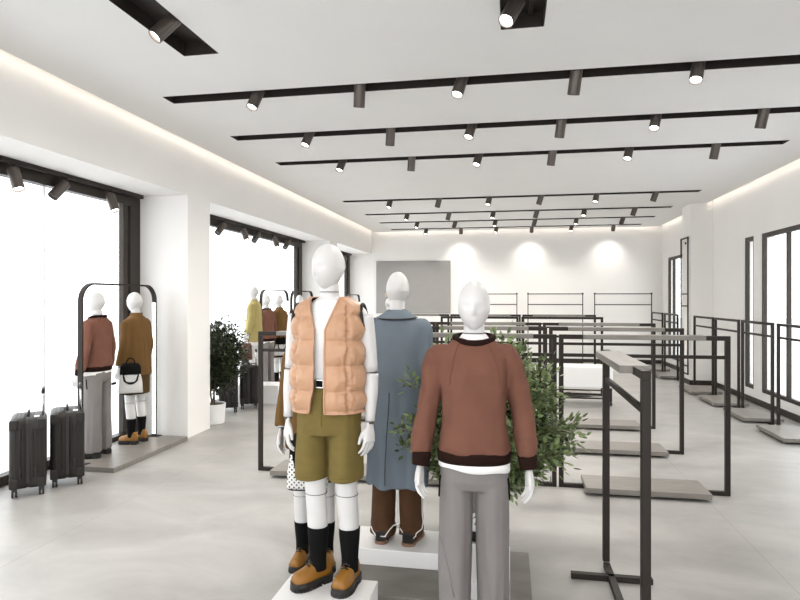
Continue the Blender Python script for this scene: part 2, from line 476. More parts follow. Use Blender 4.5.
# spot x positions are shared by all channels (about one metre apart)
for ri, (s, pxs) in enumerate(zip(slots_x, rows)):
    yy = (s[2] + s[3]) / 2
    for k, px in enumerate(pxs):
        x = row_x(px, yy); lit = (k % 2 == 0)
        z = ZC + .078
        if ri == 6 and not lit:
            aim = (-.05, .62, -1.05)
        else:
            aim = ((-.25, -.42, -1) if lit else (-.12, .30, -1)) if ri < 3 else ((-.2, -.3, -1) if lit else (-.3, .25, -1))
        nm = '%s spotlight from the left in the %s' % (ordn[k], row_names[ri])
        place_spot(x, yy, z, lit, aim, nm, 'spotlights in the ceiling channels')
        a = V(aim).normalized()
        p = V((x, yy, z - .035)) + a * .24
        if ri == 6 and not lit: lamp(p.x, p.y, p.z, a, 34, 92, 1.0)
        else: lamp(p.x, p.y, p.z, a, (58 if lit else 44) * (1 if ri < 3 else 1.35), 130, 1.0)
place_spot(-2.24, 3.74, ZC + .075, True, (-.62, -.55, -1), 'spotlight hanging from the short channel at the upper left corner', 'spotlights in the ceiling channels')
place_spot(.05, 3.92, ZC + .075, True, (-.45, -.55, -1), 'spotlight hanging from the short channel at the top centre', 'spotlights in the ceiling channels')
lamp(-2.35, 3.6, ZC - .14, (-.62, -.55, -1), 40, 125, 1.0)
lamp(.0, 3.75, ZC - .14, (-.25, -.45, -1), 50, 125, 1.0)
lamp(.1, .4, ZC - .05, (-.25, .85, -1), 50, 125, 1.0)
lamp(-2.3, .6, ZC - .05, (.2, .85, -1), 50, 125, 1.0)
lamp(2.4, .6, ZC - .05, (-.3, .85, -1), 50, 125, 1.0)

# tracks in window bays
def bay_track(y0, y1, label, spots, bay):
    r = empty('track_rail', (-4.42, (y0 + y1) / 2, 2.96)); h = (y1 - y0) / 2
    bm = nb(); box(bm, -.02, .02, -h, h, -.045, -.0, bev=.002); link('rail', bm, M['steel'], r)
    bm = nb(); box(bm, -.022, .022, h, h + .02, -.048, 0); link('end_cap', bm, M['spot'], r)
    tag(r, label, 'lighting track')
    for i, (px, lit, aim) in enumerate(spots):
        t = (px - 400) / 600.0; s, c = math.sin(R(10.39)), math.cos(R(10.39))
        y = -4.42 / ((-s + c * t) / (c + s * t))
        place_spot(-4.42, y, 2.905, lit, aim, '%s spotlight from the left over %s' % (ordn[i].capitalize(), bay), 'spotlights on the window tracks')
        a = V(aim).normalized(); p = V((-4.42, y, 2.88)) + a * .2
        lamp(p.x, p.y, p.z, a, 40, 110, 1.0)
bay_track(-2.4, 6.62, 'black lighting track over the nearest left window', [(13, True, (.42, -.1, -1)), (66, False, (-.35, -.75, -1)), (110, True, (.42, -.1, -1))], 'the nearest left window')
bay_track(7.35, 12.5, 'black lighting track over the middle left window', [(224, False, (-.3, -.8, -1)), (243, True, (.4, -.1, -1)), (259, False, (-.3, -.8, -1)), (274, True, (.4, -.1, -1)), (289, False, (-.3, -.8, -1))], 'the middle left window')
bay_track(13.25, 16.4, 'black lighting track over the farthest left window', [(345, False, (-.1, -.3, -1))], 'the farthest left window')

# ------------------------------------------------------------------ racks
def beam(bm, x0, x1, y0, y1, z0, z1): box(bm, x0, x1, y0, y1, z0, z1, bev=.0025)
def make_rack(L, H=1.375, r=.02, top_plank=True, base=.40, feet=False, base_off=0.0, thin=False, inset=.19):
    """rack lying along local X, centred"""
    o = empty('garment_rack'); h = L / 2
    for s in (-1, 1):
        bm = nb(); beam(bm, s * h - r, s * h + r, -r, r, 0 if not feet else .035, H - 2 * r); link('post', bm, M['steel'], o)
    bm = nb(); beam(bm, -h - r, h + r, -r, r, H - 2 * r, H); link('top_rail', bm, M['steel'], o)
    bm = nb(); beam(bm, -h + r, h - r, -r * .6, r * .6, 1.175, 1.205); link('hanging_rail', bm, M['steel'], o)
    bm = nb(); beam(bm, -h + r, h - r, -r, r, 0 if not feet else .0, .035); link('base_rail', bm, M['steel'], o)
    if top_plank:
        bm = nb(); beam(bm, -h + inset, h - inset, -.07, .07, H - .035, H + .003); link('top_shelf', bm, M['plank'], o)
    if base:
        bm = nb(); box(bm, -h + inset, h - inset, base_off - base / 2, base_off + base / 2, .025, .07, bev=.002); link('base_shelf', bm, M['plank'], o)
    if feet:
        for s in (-1, 1):
            bm = nb(); beam(bm, s * (h - .20) - .02, s * (h - .20) + .02, -.235, .235, 0, .035); link('cross_foot', bm, M['steel'], o)
    return o
cols = ['left', 'middle', 'right']
proto = make_rack(1.39, base_off=-.03)
first = True
for (Y, rowname) in ((5.6, 'front row'), (7.0, 'second row'), (8.3, 'third row')):
    for ci, cx in enumerate((-1.735, -.30, 1.15)):
        if ci == 0 and Y == 7.0: cx = -1.735
        o = proto if first else copy_tree(proto); first = False
        o.location = (cx, Y, 0)
        tag(o, 'dark steel rack with grey shelf, %s of central racks, %s column' % (rowname, cols[ci]), 'garment rack', 'central garment racks')
p2 = make_rack(1.36, top_plank=False)
for i, (cx, Y, lab) in enumerate(((.90, 10.95, 'right'), (-.55, 10.95, 'left'))):
    o = p2 if i == 0 else copy_tree(p2)
    o.location = (cx, Y, 0)
    tag(o, 'plain dark rack without top shelf, rear centre, %s of two' % lab, 'garment rack', 'rear open racks')
for cx, Y, lab in ((.96, 12.4, 'right'), (-.50, 12.4, 'middle'), (-1.95, 12.4, 'left')):
    o = copy_tree(proto); o.location = (cx, Y, 0)
    tag(o, 'far dark rack with grey top shelf before back wall, %s of three' % lab, 'garment rack', 'central garment racks')
fr = make_rack(1.13, base=0, feet=True, inset=.16)
fr.location = (.60, 3.42, 0); fr.rotation_euler = (0, 0, PI / 2)
for c in fr.children:
    if c.name.startswith('top_shelf'): c.location = (0.02, .012, 0)
tag(fr, 'foreground dark steel rack on crossed feet with a narrow grey top shelf', 'garment rack')
p3 = make_rack(1.05, r=.018, top_plank=False, base=.51, base_off=.06, inset=.12)
wr = [(8.08, 'nearest, cut by the right edge of the photo'), (9.31, 'second nearest, under the large window'), (10.515, 'third, beside the narrow window slot'), (11.70, 'fourth, just before the wall pillar'), (13.78, 'first one beyond the wall pillar'), (15.03, 'farthest, beside the back window')]
for i, (Y, lab) in enumerate(wr):
    o = p3 if i == 0 else copy_tree(p3)
    o.location = (3.45, Y, 0); o.rotation_euler = (0, 0, PI / 2)
    if i == 4: o.location = (3.42, 13.80, 0)
    if i == 5: o.location = (3.42, 15.06, 0)
    tag(o, 'slim rack along right wall, ' + lab, 'garment rack', 'racks along the right wall')

def make_wall_frame(L, H, r=.011):
    o = empty('wall_frame'); h = L / 2
    for s in (-1, 1):
        bm = nb(); box(bm, s * h - r, s * h + r, -r, r, 0, H); link('upright', bm, M['steel'], o)
        bm = nb(); box(bm, s * h - .02, s * h + .02, -.02, .02, H - .01, H + .03, bev=.004); link('corner_cap', bm, M['steel'], o)
    for z, nm in ((H, 'top_bar'), (H - .28, 'hanging_bar'), (.5, 'lower_bar'), (.02, 'base_bar')):
        bm = nb(); box(bm, -h + r, h - r, -r, r, z - .012, z + .012); link(nm, bm, M['steel'], o)
    return o
pw = make_wall_frame(1.40, 1.82)
for i, (cx, lab) in enumerate(((-.52, 'leftmost'), (1.17, 'middle'), (2.87, 'rightmost'))):
    o = pw if i == 0 else copy_tree(pw)
    o.location = (cx, 16.3, 0)
    tag(o, 'tall thin black frame rack against the back wall, %s of three' % lab, 'frame rack', 'frame racks at the back wall')
r_ = empty('wall_frame', (3.455, 12.92, .19))
for s in (-1, 1):
    bm = nb(); box(bm, -.012, .012, s * .24 - .014, s * .24 + .014, 0, 2.73); link('upright', bm, M['steel'], r_)
for z in (.012, .17, 1.36, 1.60, 2.718):
    bm = nb(); box(bm, -.012, .012, -.226, .226, z - .012, z + .012); link('crossbar', bm, M['steel'], r_)
bm = nb(); box(bm, .012, .034, -.02, .02, 2.6, 2.64); box(bm, .012, .034, -.02, .02, .3, .34); link('bracket', bm, M['steel'], r_)
tag(r_, 'tall narrow black frame with crossbars mounted on the right wall pillar', 'wall frame')

# white display table with castors
t = empty('display_table', (1.14, 10.15, 0))
bm = nb(); box(bm, -.46, .46, -.24, .24, .28, .61, bev=.012); link('body', bm, M['white'], t)
for sx in (-1, 1):
    for sy in (-1, 1):
        bm = nb(); box(bm, sx * .43 - .018, sx * .43 + .018, sy * .2 - .018, sy * .2 + .018, .07, .28); link('leg', bm, M['steel'], t)
        bm = nb(); cyl(bm, (sx * .43 - .015, sy * .2, .035), (sx * .43 + .015, sy * .2, .035), .035, n=16); link('castor', bm, M['blackleather'], t)
for z in (.10, .17):
    bm = nb(); box(bm, -.41, .41, -.215, -.19, z, z + .02); box(bm, -.41, .41, .19, .215, z, z + .02); link('stretcher', bm, M['steel'], t)
tag(t, 'low white box table on black castors between the central racks', 'table')

# ------------------------------------------------------------------ plinths, arches
def plinth(name, dims, m, label, cat, group=None, bev=.004):
    x0, x1, y0, y1, z0, z1 = dims
    bm = nb(); box(bm, x0 - (x0 + x1) / 2, x1 - (x0 + x1) / 2, y0 - (y0 + y1) / 2, y1 - (y0 + y1) / 2, 0, z1 - z0, bev=bev)
    o = link(name, bm, m); o.location = ((x0 + x1) / 2, (y0 + y1) / 2, z0); tag(o, label, cat, group); return o
plinth('display_slab', (-1.03, .12, 3.26, 3.985, 0, .05), M['slab'], 'low grey concrete floor slab under the two white risers in front', 'display base')
plinth('display_riser', (-1.0, -.36, 3.62, 3.98, .05, .15), M['white'], 'white riser block under the mannequin in the blue coat', 'display riser')
plinth('display_riser', (-.34, .0, 3.30, 3.82, .05, .15), M['white'], 'white riser block behind the legs of the brown sweater mannequin', 'display riser')
plinth('display_riser', (-1.17, -.69, 2.60, 3.115, 0, .20), M['white'], 'tall white riser block under the mannequin in the peach vest', 'display riser')
plinth('window_plinth', (-4.48, -3.79, 5.24, 6.60, 0, .05), M['plank'], 'grey window plinth under the nearest arch, beside the two suitcases', 'display base', 'window plinths')
plinth('window_plinth', (-4.48, -3.79, 9.62, 11.0, 0, .05), M['plank'], 'grey window plinth under the arch in the middle window bay', 'display base', 'window plinths')
plinth('window_plinth', (-4.48, -3.79, 11.08, 12.46, 0, .05), M['plank'], 'grey window plinth under the third arch, behind the vest mannequin', 'display base', 'window plinths')
plinth('display_cube', (-4.42, -3.66, 9.12, 9.55, 0, .30), M['white'], 'white cube under the mannequin in the yellow jacket', 'display riser')

def make_arch():
    o = empty('arch_frame'); L, H, w, t, rad = 1.26, 1.80, .05, .02, .18
    pts = []
    h = L / 2
    prof = [(-h, 0), (-h, H - rad)] + [(-h + rad - rad * math.cos(a), H - rad + rad * math.sin(a)) for a in [PI / 2 * k / 8 for k in range(1, 9)]]
    prof += [(h - rad + rad * math.sin(a), H - rad + rad * math.cos(a)) for a in [PI / 2 * k / 8 for k in range(0, 9)]] + [(h, 0)]
    rings = []
    for i, (y, z) in enumerate(prof):
        a = V((0, *prof[max(i - 1, 0)])); b = V((0, *prof[min(i + 1, len(prof) - 1)])); d = (b - a).normalized()
        nrm = V((0, -d.z, d.y))
        c = V((0, y, z))
        rings.append([c + V((-w / 2, 0, 0)) - nrm * t / 2, c + V((w / 2, 0, 0)) - nrm * t / 2, c + V((w / 2, 0, 0)) + nrm * t / 2, c + V((-w / 2, 0, 0)) + nrm * t / 2])
    bm = nb(); ring_loft(bm, rings, smooth=False); link('frame', bm, M['steel'], o)
    for s in (-1, 1):
        bm = nb(); box(bm, -.02, .02, s * (h - t / 2) - .005 * (s > 0), s * (h - t / 2) + .005 * (s < 0), .03, H - .20); link('light_strip', bm, M['ledstrip'], o)
    for s in (-1, 1):
        bm = nb(); box(bm, -.07, .07, s * h - .05, s * h + .05, 0, .006); link('foot_plate', bm, M['steel'], o)
    return o
pa = make_arch()
for i, (y, lab) in enumerate(((5.925, 'around the two nearest window mannequins'), (10.31, 'in the middle window bay'), (11.77, 'behind the vest mannequin, third along the windows'))):
    o = pa if i == 0 else copy_tree(pa)
    o.location = (-4.20, y, .05)
    tag(o, 'dark rounded arch frame ' + lab, 'arch frame', 'arch frames along the windows')
o = copy_tree(pa); o.location = (-4.13, 15.6, 0)
tag(o, 'farthest dark rounded arch frame, near the back wall corner', 'arch frame', 'arch frames along the windows')

# ------------------------------------------------------------------ suitcases
def make_case():
    o = empty('suitcase')
    w, d, z0, z1 = .275, .40, .07, .675
    def rr(hx, hy, r, n=5):
        out = []
        for (sx, sy, a0) in ((1, 1, 0), (-1, 1, 90), (-1, -1, 180), (1, -1, 270)):
            for k in range(n + 1):
                a = R(a0 + 90 * k / n); out.append((sx * (hx - r) + r * math.cos(a), sy * (hy - r) + r * math.sin(a)))
        return out
    for s, nm in ((-1, 'front_shell'), (1, 'back_shell')):
        bm = nb()
        # half shell profile in X: from zip (x = s*.012) to the face (x = s*w/2); cross section in YZ
        rings = []
        hz = (z1 - z0) / 2; zc = (z0 + z1) / 2
        for x, shrink, r in ((s * .012, 0, .05), (s * (w / 2 - .05), 0, .05), (s * (w / 2 - .022), .006, .05), (s * (w / 2 - .006), .022, .045), (s * w / 2, .042, .035)):
            base = rr(d / 2 - shrink, hz - shrink, r)
            rings.append([V((x, y, zc + z)) for y, z in base])
        ring_loft(bm, rings)
        # moulded ribs on the narrow faces
        for k in range(3):
            xx = s * (.036 + k * .027)
            for sy in (-1, 1):
                box(bm, xx - .005, xx + .005, sy * (d / 2 + .0015) - .0035, sy * (d / 2 + .0015) + .0035, z0 + .09, z1 - .09, bev=.002)
            box(bm, xx - .005, xx + .005, -d / 2 + .08, d / 2 - .08, z1 - .002, z1 + .004, bev=.002)
        link(nm, bm, M['case'], o)
    bm = nb()
    ring_loft(bm, [[V((x, y, (z0 + z1) / 2 + z)) for y, z in rr(d / 2 - .004, (z1 - z0) / 2 - .004, .05)] for x in (-.0125, .0125)], smooth=False)
    link('zip_band', bm, M['casedark'], o)
    for s in (-1, 1):
        for z in (z0 + .055, z1 - .055):
            bm = nb(); box(bm, s * .103 - .034, s * .103 + .034, -d / 2 - .008, -d / 2 + .04, z - .045, z + .045, bev=.012); link('corner_guard', bm, M['case'], o)
        bm = nb(); tube(bm, [(s * .055, -d / 2 - .004, .50), (s * .055, -d / 2 - .018, .51), (s * .055, -d / 2 - .018, .57), (s * .055, -d / 2 - .004, .58)], .005, 8); link('side_clip', bm, M['casedark'], o)
        bm = nb(); tube(bm, [(s * .055, -d / 2 - .004, .17), (s * .055, -d / 2 - .018, .18), (s * .055, -d / 2 - .018, .24), (s * .055, -d / 2 - .004, .25)], .005, 8); link('side_clip', bm, M['casedark'], o)
    bm = nb(); tube(bm, [(0, -.08, z1 - .004), (0, -.07, z1 + .028), (0, .07, z1 + .028), (0, .08, z1 - .004)], .010, 10); link('carry_handle', bm, M['case'], o)
    for y in (-.07, .07):
        bm = nb(); cyl(bm, (.11, y, z1 - .03), (.11, y, .885), .007, n=12); link('handle_rod', bm, M['chrome'], o)
    bm = nb(); tube(bm, [(.11, -.085, .865), (.11, -.08, .892), (.11, .08, .892), (.11, .085, .865)], .014, 12); link('handle_grip', bm, M['casedark'], o)
    bm = nb(); box(bm, .045, .085, -.15, -.09, z1, z1 + .004); box(bm, .045, .085, -.153, -.149, z1 - .03, z1 + .004); link('white_tag', bm, M['tee'], o)
    for sx in (-1, 1):
        for sy in (-1, 1):
            bm = nb()
            x, y = sx * .10, sy * .15
            box(bm, x - .02, x + .02, y - .02, y + .02, .05, .075)
            for q in (-.013, .013): cyl(bm, (x + q - .008, y, .026), (x + q + .008, y, .026), .026, n=16)
            link('wheel', bm, M['casedark'], o)
    return o
pc = make_case()
for i, (x, y, rz, lab) in enumerate(((-4.18, 4.62, R(40), 'nearest the camera at the left edge'), (-4.05, 4.93, R(40), 'beside the nearest grey plinth'),
                                    (-4.19, 8.46, R(27), 'right beside the potted tree behind the pillar'), (-4.03, 8.83, R(27), 'between the potted tree and the white cube'))):
    o = pc if i == 0 else copy_tree(pc)
    o.location = (x, y, 0); o.rotation_euler = (0, 0, rz)
    tag(o, 'charcoal cabin suitcase ' + lab, 'suitcase', 'suitcases by the left windows')

# ------------------------------------------------------------------ mannequins
def limb_loft(bm, pts, rads, n=24, flat=1.0, k=5):
    """smooth tapering limb through joints"""
    P = spline(pts, k); m_ = len(pts) - 1; rr = []
    for i in range(len(P)):
        t = i / k; a = min(int(t), m_ - 1); f = t - a
        f = f * f * (3 - 2 * f)
        rr.append(rads[a] * (1 - f) + rads[a + 1] * f)
    tube(bm, P, rr, n, flat=flat)

def head_mesh():
    bm = nb()
    bmesh.ops.create_uvsphere(bm, u_segments=56, v_segments=40, radius=1)
    for v in bm.verts:
        x, y, z = v.co
        f = -y  # front
        # egg shaped skull, narrower jaw
        jaw = max(0, -z - .05)
        sx = .077 * (1 - .30 * jaw ** 1.5)
        sy = .098 * (1 - .18 * jaw)
        px, py, pz = x * sx, y * sy, z * .122
        if y > 0: py -= .030 * jaw * min(1, y * 1.5)      # nape drawn in
        else: py -= .012 * jaw * (-y)                      # chin a little forward
        g = lambda cx, cz, wx, wz: math.exp(-((px - cx) / wx) ** 2 - ((pz - cz) / wz) ** 2)
        if y < 0:
            nz = max(0, min(1, (.012 - pz) / .045)) if pz > -.034 else 0
            py -= .017 * math.exp(-(px / .0105) ** 2) * max(0, math.sin(PI * min(1, max(0, (.018 - pz) / .054)))) ** .8 * (1.0 if pz < .018 else 0)
            py -= .006 * g(0, -.030, .016, .010)
            for s in (-1, 1): py += .010 * g(s * .030, .004, .017, .012)
            py -= .004 * g(0, .028, .045, .012)
            py -= .0050 * g(0, -.052, .022, .006); py -= .0055 * g(0, -.064, .018, .006); py += .003 * g(0, -.058, .022, .002)
            py -= .005 * g(0, -.096, .020, .016)
        v.co = (px, py, pz)
    for s in (-1, 1):
        pts = [(s * .0715, .002 + .013 * math.cos(a), -.004 + .024 * math.sin(a)) for a in [2 * PI * k / 14 for k in range(14)]]
        closed_tube(bm, pts, .0045, 8)
    for f in bm.faces: f.smooth = True
    me = bpy.data.meshes.new('head'); bmesh.ops.recalc_face_normals(bm, faces=bm.faces); bm.to_mesh(me); bm.free()
    return me

def body_mesh(fem, feet):
    """continuous torso, neck and legs. feet: [(x, y)] ankle positions left(-x) / right(+x)"""
    bm = nb()
    w = .93 if fem else 1.0
    vloft(bm, [(.825, .09 * w, .07), (.87, .140, .095, 0, .005), (.93, .148, .102, 0, .008), (1.0, .140, .096), (1.08, .125 * w, .085), (1.16, .130 * w, .09), (1.26, .152 * w, .108, 0, -.004),
               (1.34, .166 * w, .112), (1.41, .172 * w, .10, 0, .006), (1.455, .150 * w, .075, 0, .012), (1.485, .095 * w, .058, 0, .014), (1.505, .060, .054, 0, .010)], 36)
    limb_loft(bm, [(0, .012, 1.47), (0, .008, 1.53), (0, -.004, 1.60)], [.060, .051, .050], 24)
    for s, (ax, ay) in zip((-1, 1), feet):
        hx = s * .082
        limb_loft(bm, [(hx, .005, .90), (hx + (ax - hx) * .25, -.004, .72), (hx + (ax - hx) * .6, -.006 + ay * .4, .47), (hx + (ax - hx) * .8, .012 + ay * .7, .32), (ax, ay + .012, .10)],
                  [.074, .070, .055, .054, .036], 24)
        limb_loft(bm, [(ax, ay + .02, .085), (ax, ay + .002, .06)], [.034, .03], 16)
        # shoulder cap
        tube(bm, [(s * .135 * w, .008, 1.42), (s * .170 * w, .008, 1.412), (s * .182 * w, .006, 1.395)], [.044, .043, .034], 20)
    return remesh(bm, .008, 6)

def hand_mesh(curl=.35):
    """left-over hand pointing down -Z, palm towards +X, thumb towards -Y"""
    bm = nb()
    tube(bm, [(0, 0, .012), (0, 0, -.015), (.002, .0, -.05), (.003, .002, -.088)], [.022, .026, .036, .038], 20, flat=1.0)
    for v in bm.verts: v.co.x *= .48
    for (y, L, dz, sp) in ((-.028, .070, -.086, -.10), (-.0095, .079, -.092, -.03), (.0095, .074, -.090, .04), (.027, .060, -.082, .13)):
        p = V((.002, y, dz + .02)); pts = [p.copy()]; ang = .06
        for seg, cu in ((.02, 0), (L * .42, .5), (L * .32, 1.0), (L * .26, 1.0)):
            ang += curl * cu
            p = p + V((math.sin(ang), sp * .6, -math.cos(ang))).normalized() * seg
            pts.append(p.copy())
        tube(bm, pts, [.0092, .0095, .0088, .0078, .0062], 12)
        bmesh.ops.create_icosphere(bm, subdivisions=2, radius=.0064, matrix=Matrix.Translation(pts[-1]))
    tp = [V((.004, -.012, -.022)), V((.012, -.034, -.045)), V((.019, -.047, -.072)), V((.024, -.050, -.098))]
    tube(bm, tp, [.014, .0125, .0098, .0075], 12)
    bmesh.ops.create_icosphere(bm, subdivisions=2, radius=.0076, matrix=Matrix.Translation(tp[-1]))
    return remesh(bm, .0034, 2)

HEAD = head_mesh()
HAND_R = hand_mesh()             # palm +X : the figure's right hand (on its -X side)
HAND_L = HAND_R.copy()
for v in HAND_L.vertices: v.co.x *= -1
HAND_L.flip_normals()
BODY = {}
def get_body(fem, feet):
    k = (fem, tuple(feet))
    if k not in BODY: BODY[k] = body_mesh(fem, feet)
    return BODY[k]

def shoe(parent, x, y, yaw, upper_m, style='derby', lift=0.0):
    """shoe with ankle at (x,y), toe towards -Y turned by yaw"""
    M4 = Matrix.Translation((x, y + .01, 0)) @ Matrix.Rotation(yaw, 4, 'Z') @ (Matrix.Diagonal((.90, .86, 1.0, 1)) if style == 'derby' else Matrix.Identity(4))
    sh = .042 if style == 'derby' else .018
    bm = nb()
    if style == 'derby':
        prof = [(-.178, .018, .060), (-.172, .036, .078), (-.155, .047, .088), (-.125, .053, .094), (-.09, .054, .102), (-.055, .050, .118), (-.025, .045, .138), (.005, .042, .150), (.035, .040, .146), (.06, .037, .140), (.077, .030, .128), (.084, .016, .100)]
        rings = []
        for (yy, hw, zt) in prof:
            h = (zt - sh + .01); c = sh - .01
            ring = []
            for k in range(24):
                a = 2 * PI * k / 24; ca, sa = math.cos(a), math.sin(a)
                X = math.copysign(abs(ca) ** .8, ca) * hw
                Z = c + (h * abs(sa) ** .85 if sa > 0 else -.002 * abs(sa))
                ring.append(V((X, yy, Z)))
            rings.append(ring)
        ring_loft(bm, rings)
    else:
        for (ya, yb, zz) in ((-.15, -.09, .05), (-.02, .02, .085)):
            rings = []
            for k in range(9):
                a = PI * k / 8
                c = V((math.cos(a) * .046, 0, sh + math.sin(a) * zz))
                rings.append([c + V((0, ya, 0)), c + V((0, yb, 0)), c * 1.0 + V((0, yb, .005)), c + V((0, ya, .005))])
            ring_loft(bm, rings)
        box(bm, -.036, .036, .06, .075, sh, .08, bev=.005)
    bmesh.ops.transform(bm, matrix=M4, verts=bm.verts)
    o = link('shoe' if style == 'derby' else 'sandal', bm, upper_m, parent)
    # sole
    outl = [(0, -.186), (.028, -.180), (.047, -.160), (.058, -.125), (.058, -.085), (.050, -.045), (.044, -.005), (.045, .045), (.040, .075), (.022, .092), (0, .096)]
    full = outl + [(-a, b) for a, b in reversed(outl[1:-1])]
    bm = nb()
    hs = sh * .45
    ring_loft(bm, [[V((a, b, z)) for a, b in full] for z in (hs, sh - .004)] + [[V((a * .97, b * .985, sh)) for a, b in full]], smooth=False)
    if style == 'derby':
        hl = [(a, b) for a, b in full if b > -.005 + .001] 
        ring_loft(bm, [[V((a, b, z)) for a, b in ((-.044, .010), (.044, .010), (.045, .045), (.040, .075), (.022, .091), (-.022, .091), (-.040, .075), (-.045, .045))] for z in (0, hs + .001)], smooth=False)
        n = len(full)
        for k in range(n):
            a, b = full[k]; a2, b2 = full[(k + 1) % n]
            for t in (.25, .75):
                X, Y = a + (a2 - a) * t, b + (b2 - b) * t
                if Y < -.012: box(bm, X * .93 - .008, X * .93 + .008, Y * .97 - .006, Y * .97 + .006, 0, hs + .002)
        box(bm, -.030, .030, -.15, -.03, 0.002, hs + .001)
    else:
        ring_loft(bm, [[V((a, b, z)) for a, b in full] for z in (0, hs + .001)], smooth=False)
    bmesh.ops.transform(bm, matrix=M4, verts=bm.verts)
    link('sole', bm, M['sole'] if style == 'derby' else M['tanleather'], o)
    if style == 'derby':
        bm = nb()
        for k in range(4):
            yy = -.082 + k * .020; zz = .1150 + k * .0130
            tube(bm, [(-.022, yy + .004, zz - .006), (0, yy - .002, zz + .003), (.022, yy + .004, zz - .006)], .0038, 6)
            if k: tube(bm, [(-.020, yy + .003, zz - .006), (.018, yy - .017, zz - .016)], .0022, 6)
        tube(bm, [(0, -.02, .148), (.02, -.035, .152), (.034, -.03, .135)], .0025, 6); tube(bm, [(0, -.02, .148), (-.02, -.038, .152), (-.034, -.034, .132)], .0025, 6)
        bmesh.ops.transform(bm, matrix=M4, verts=bm.verts)
        link('laces', bm, M['sole'], o)
        bm = nb()   # welt stitch line
        closed_tube(bm, [(a * 1.0, b * 1.0, sh + .001) for a, b in full], .0022, 5)
        bmesh.ops.transform(bm, matrix=M4, verts=bm.verts)
        link('welt', bm, M['sole'], o)

def align(d):
    return V((0, 0, -1)).rotation_difference(V(d).normalized()).to_matrix().to_4x4()

def arm(parent, side, S, E, W, cuff=None, twist=0.0):
    """upper arm, forearm and hand of the mannequin, each its own part, with visible joints"""
    S, E, W = V(S), V(E), V(W)
    bm = nb(); d = (E - S).normalized()
    limb_loft(bm, [S - d * .0, S + (E - S) * .35, E - d * .006], [.043, .043, .036], 24)
    link('upper_arm', bm, M['mannequin'], parent)
    bm = nb(); cyl(bm, E - d * .008, E + (W - E).normalized() * .008, .032, n=20); j = link('elbow_joint', bm, M['joint'], parent)
    d2 = (W - E).normalized()
    bm = nb(); limb_loft(bm, [E + d2 * .006, E + (W - E) * .35, W - d2 * .004], [.037, .037, .025], 24)
    link('forearm', bm, M['mannequin'], parent)
    bm = nb(); cyl(bm, W - d2 * .006, W + d2 * .010, .018, n=16); link('wrist_joint', bm, M['joint'], parent)
    me = HAND_R if side < 0 else HAND_L
    o = bpy.data.objects.new('hand', me); COL.objects.link(o); o.parent = parent
    if not me.materials: me.materials.append(M['mannequin'])
    hd = (d2 + V((0, -.12, -.35))).normalized()
    mt = Matrix.Translation(W + d2 * .012) @ align(hd) @ Matrix.Rotation(twist, 4, 'Z')
    o.matrix_local = mt
    return o

def figure(name, loc, rz, sc, fem=False, feet=((-.10, 0), (.10, 0)), head_yaw=0, knees=False):
    r = empty(name, loc, rz, sc)
    b = bpy.data.objects.new('body', get_body(fem, feet)); COL.objects.link(b); b.parent = r
    if not b.data.materials: b.data.materials.append(M['mannequin'])
    h = bpy.data.objects.new('head', HEAD); COL.objects.link(h); h.parent = r
    if not HEAD.materials: HEAD.materials.append(M['mannequin'])
    h.location = (0, -.012, 1.663); h.rotation_euler = (R(3), 0, head_yaw)
    bm = nb(); cyl(bm, (0, .004, 1.532), (0, .004, 1.536), .0525, n=28); link('neck_seam', bm, M['joint'], r)
    if knees:
        bm = nb()
        for s, (ax, ay) in zip((-1, 1), feet):
            hx = s * .082
            cyl(bm, (hx + (ax - hx) * .62, -.004 + ay * .42, (.482)), (hx + (ax - hx) * .62, -.004 + ay * .42, .4845), .0590, n=28)
        link('knee_seam', bm, M['joint'], r)
    return r

def torso_cloth(secs, sleeves, voxel=.007, smooth_it=5, n=44, p=2.3):
    bm = nb(); vloft(bm, secs, n, p)
    for pts, rads in sleeves: limb_loft(bm, pts, rads, 24)
    return remesh(bm, voxel, smooth_it)

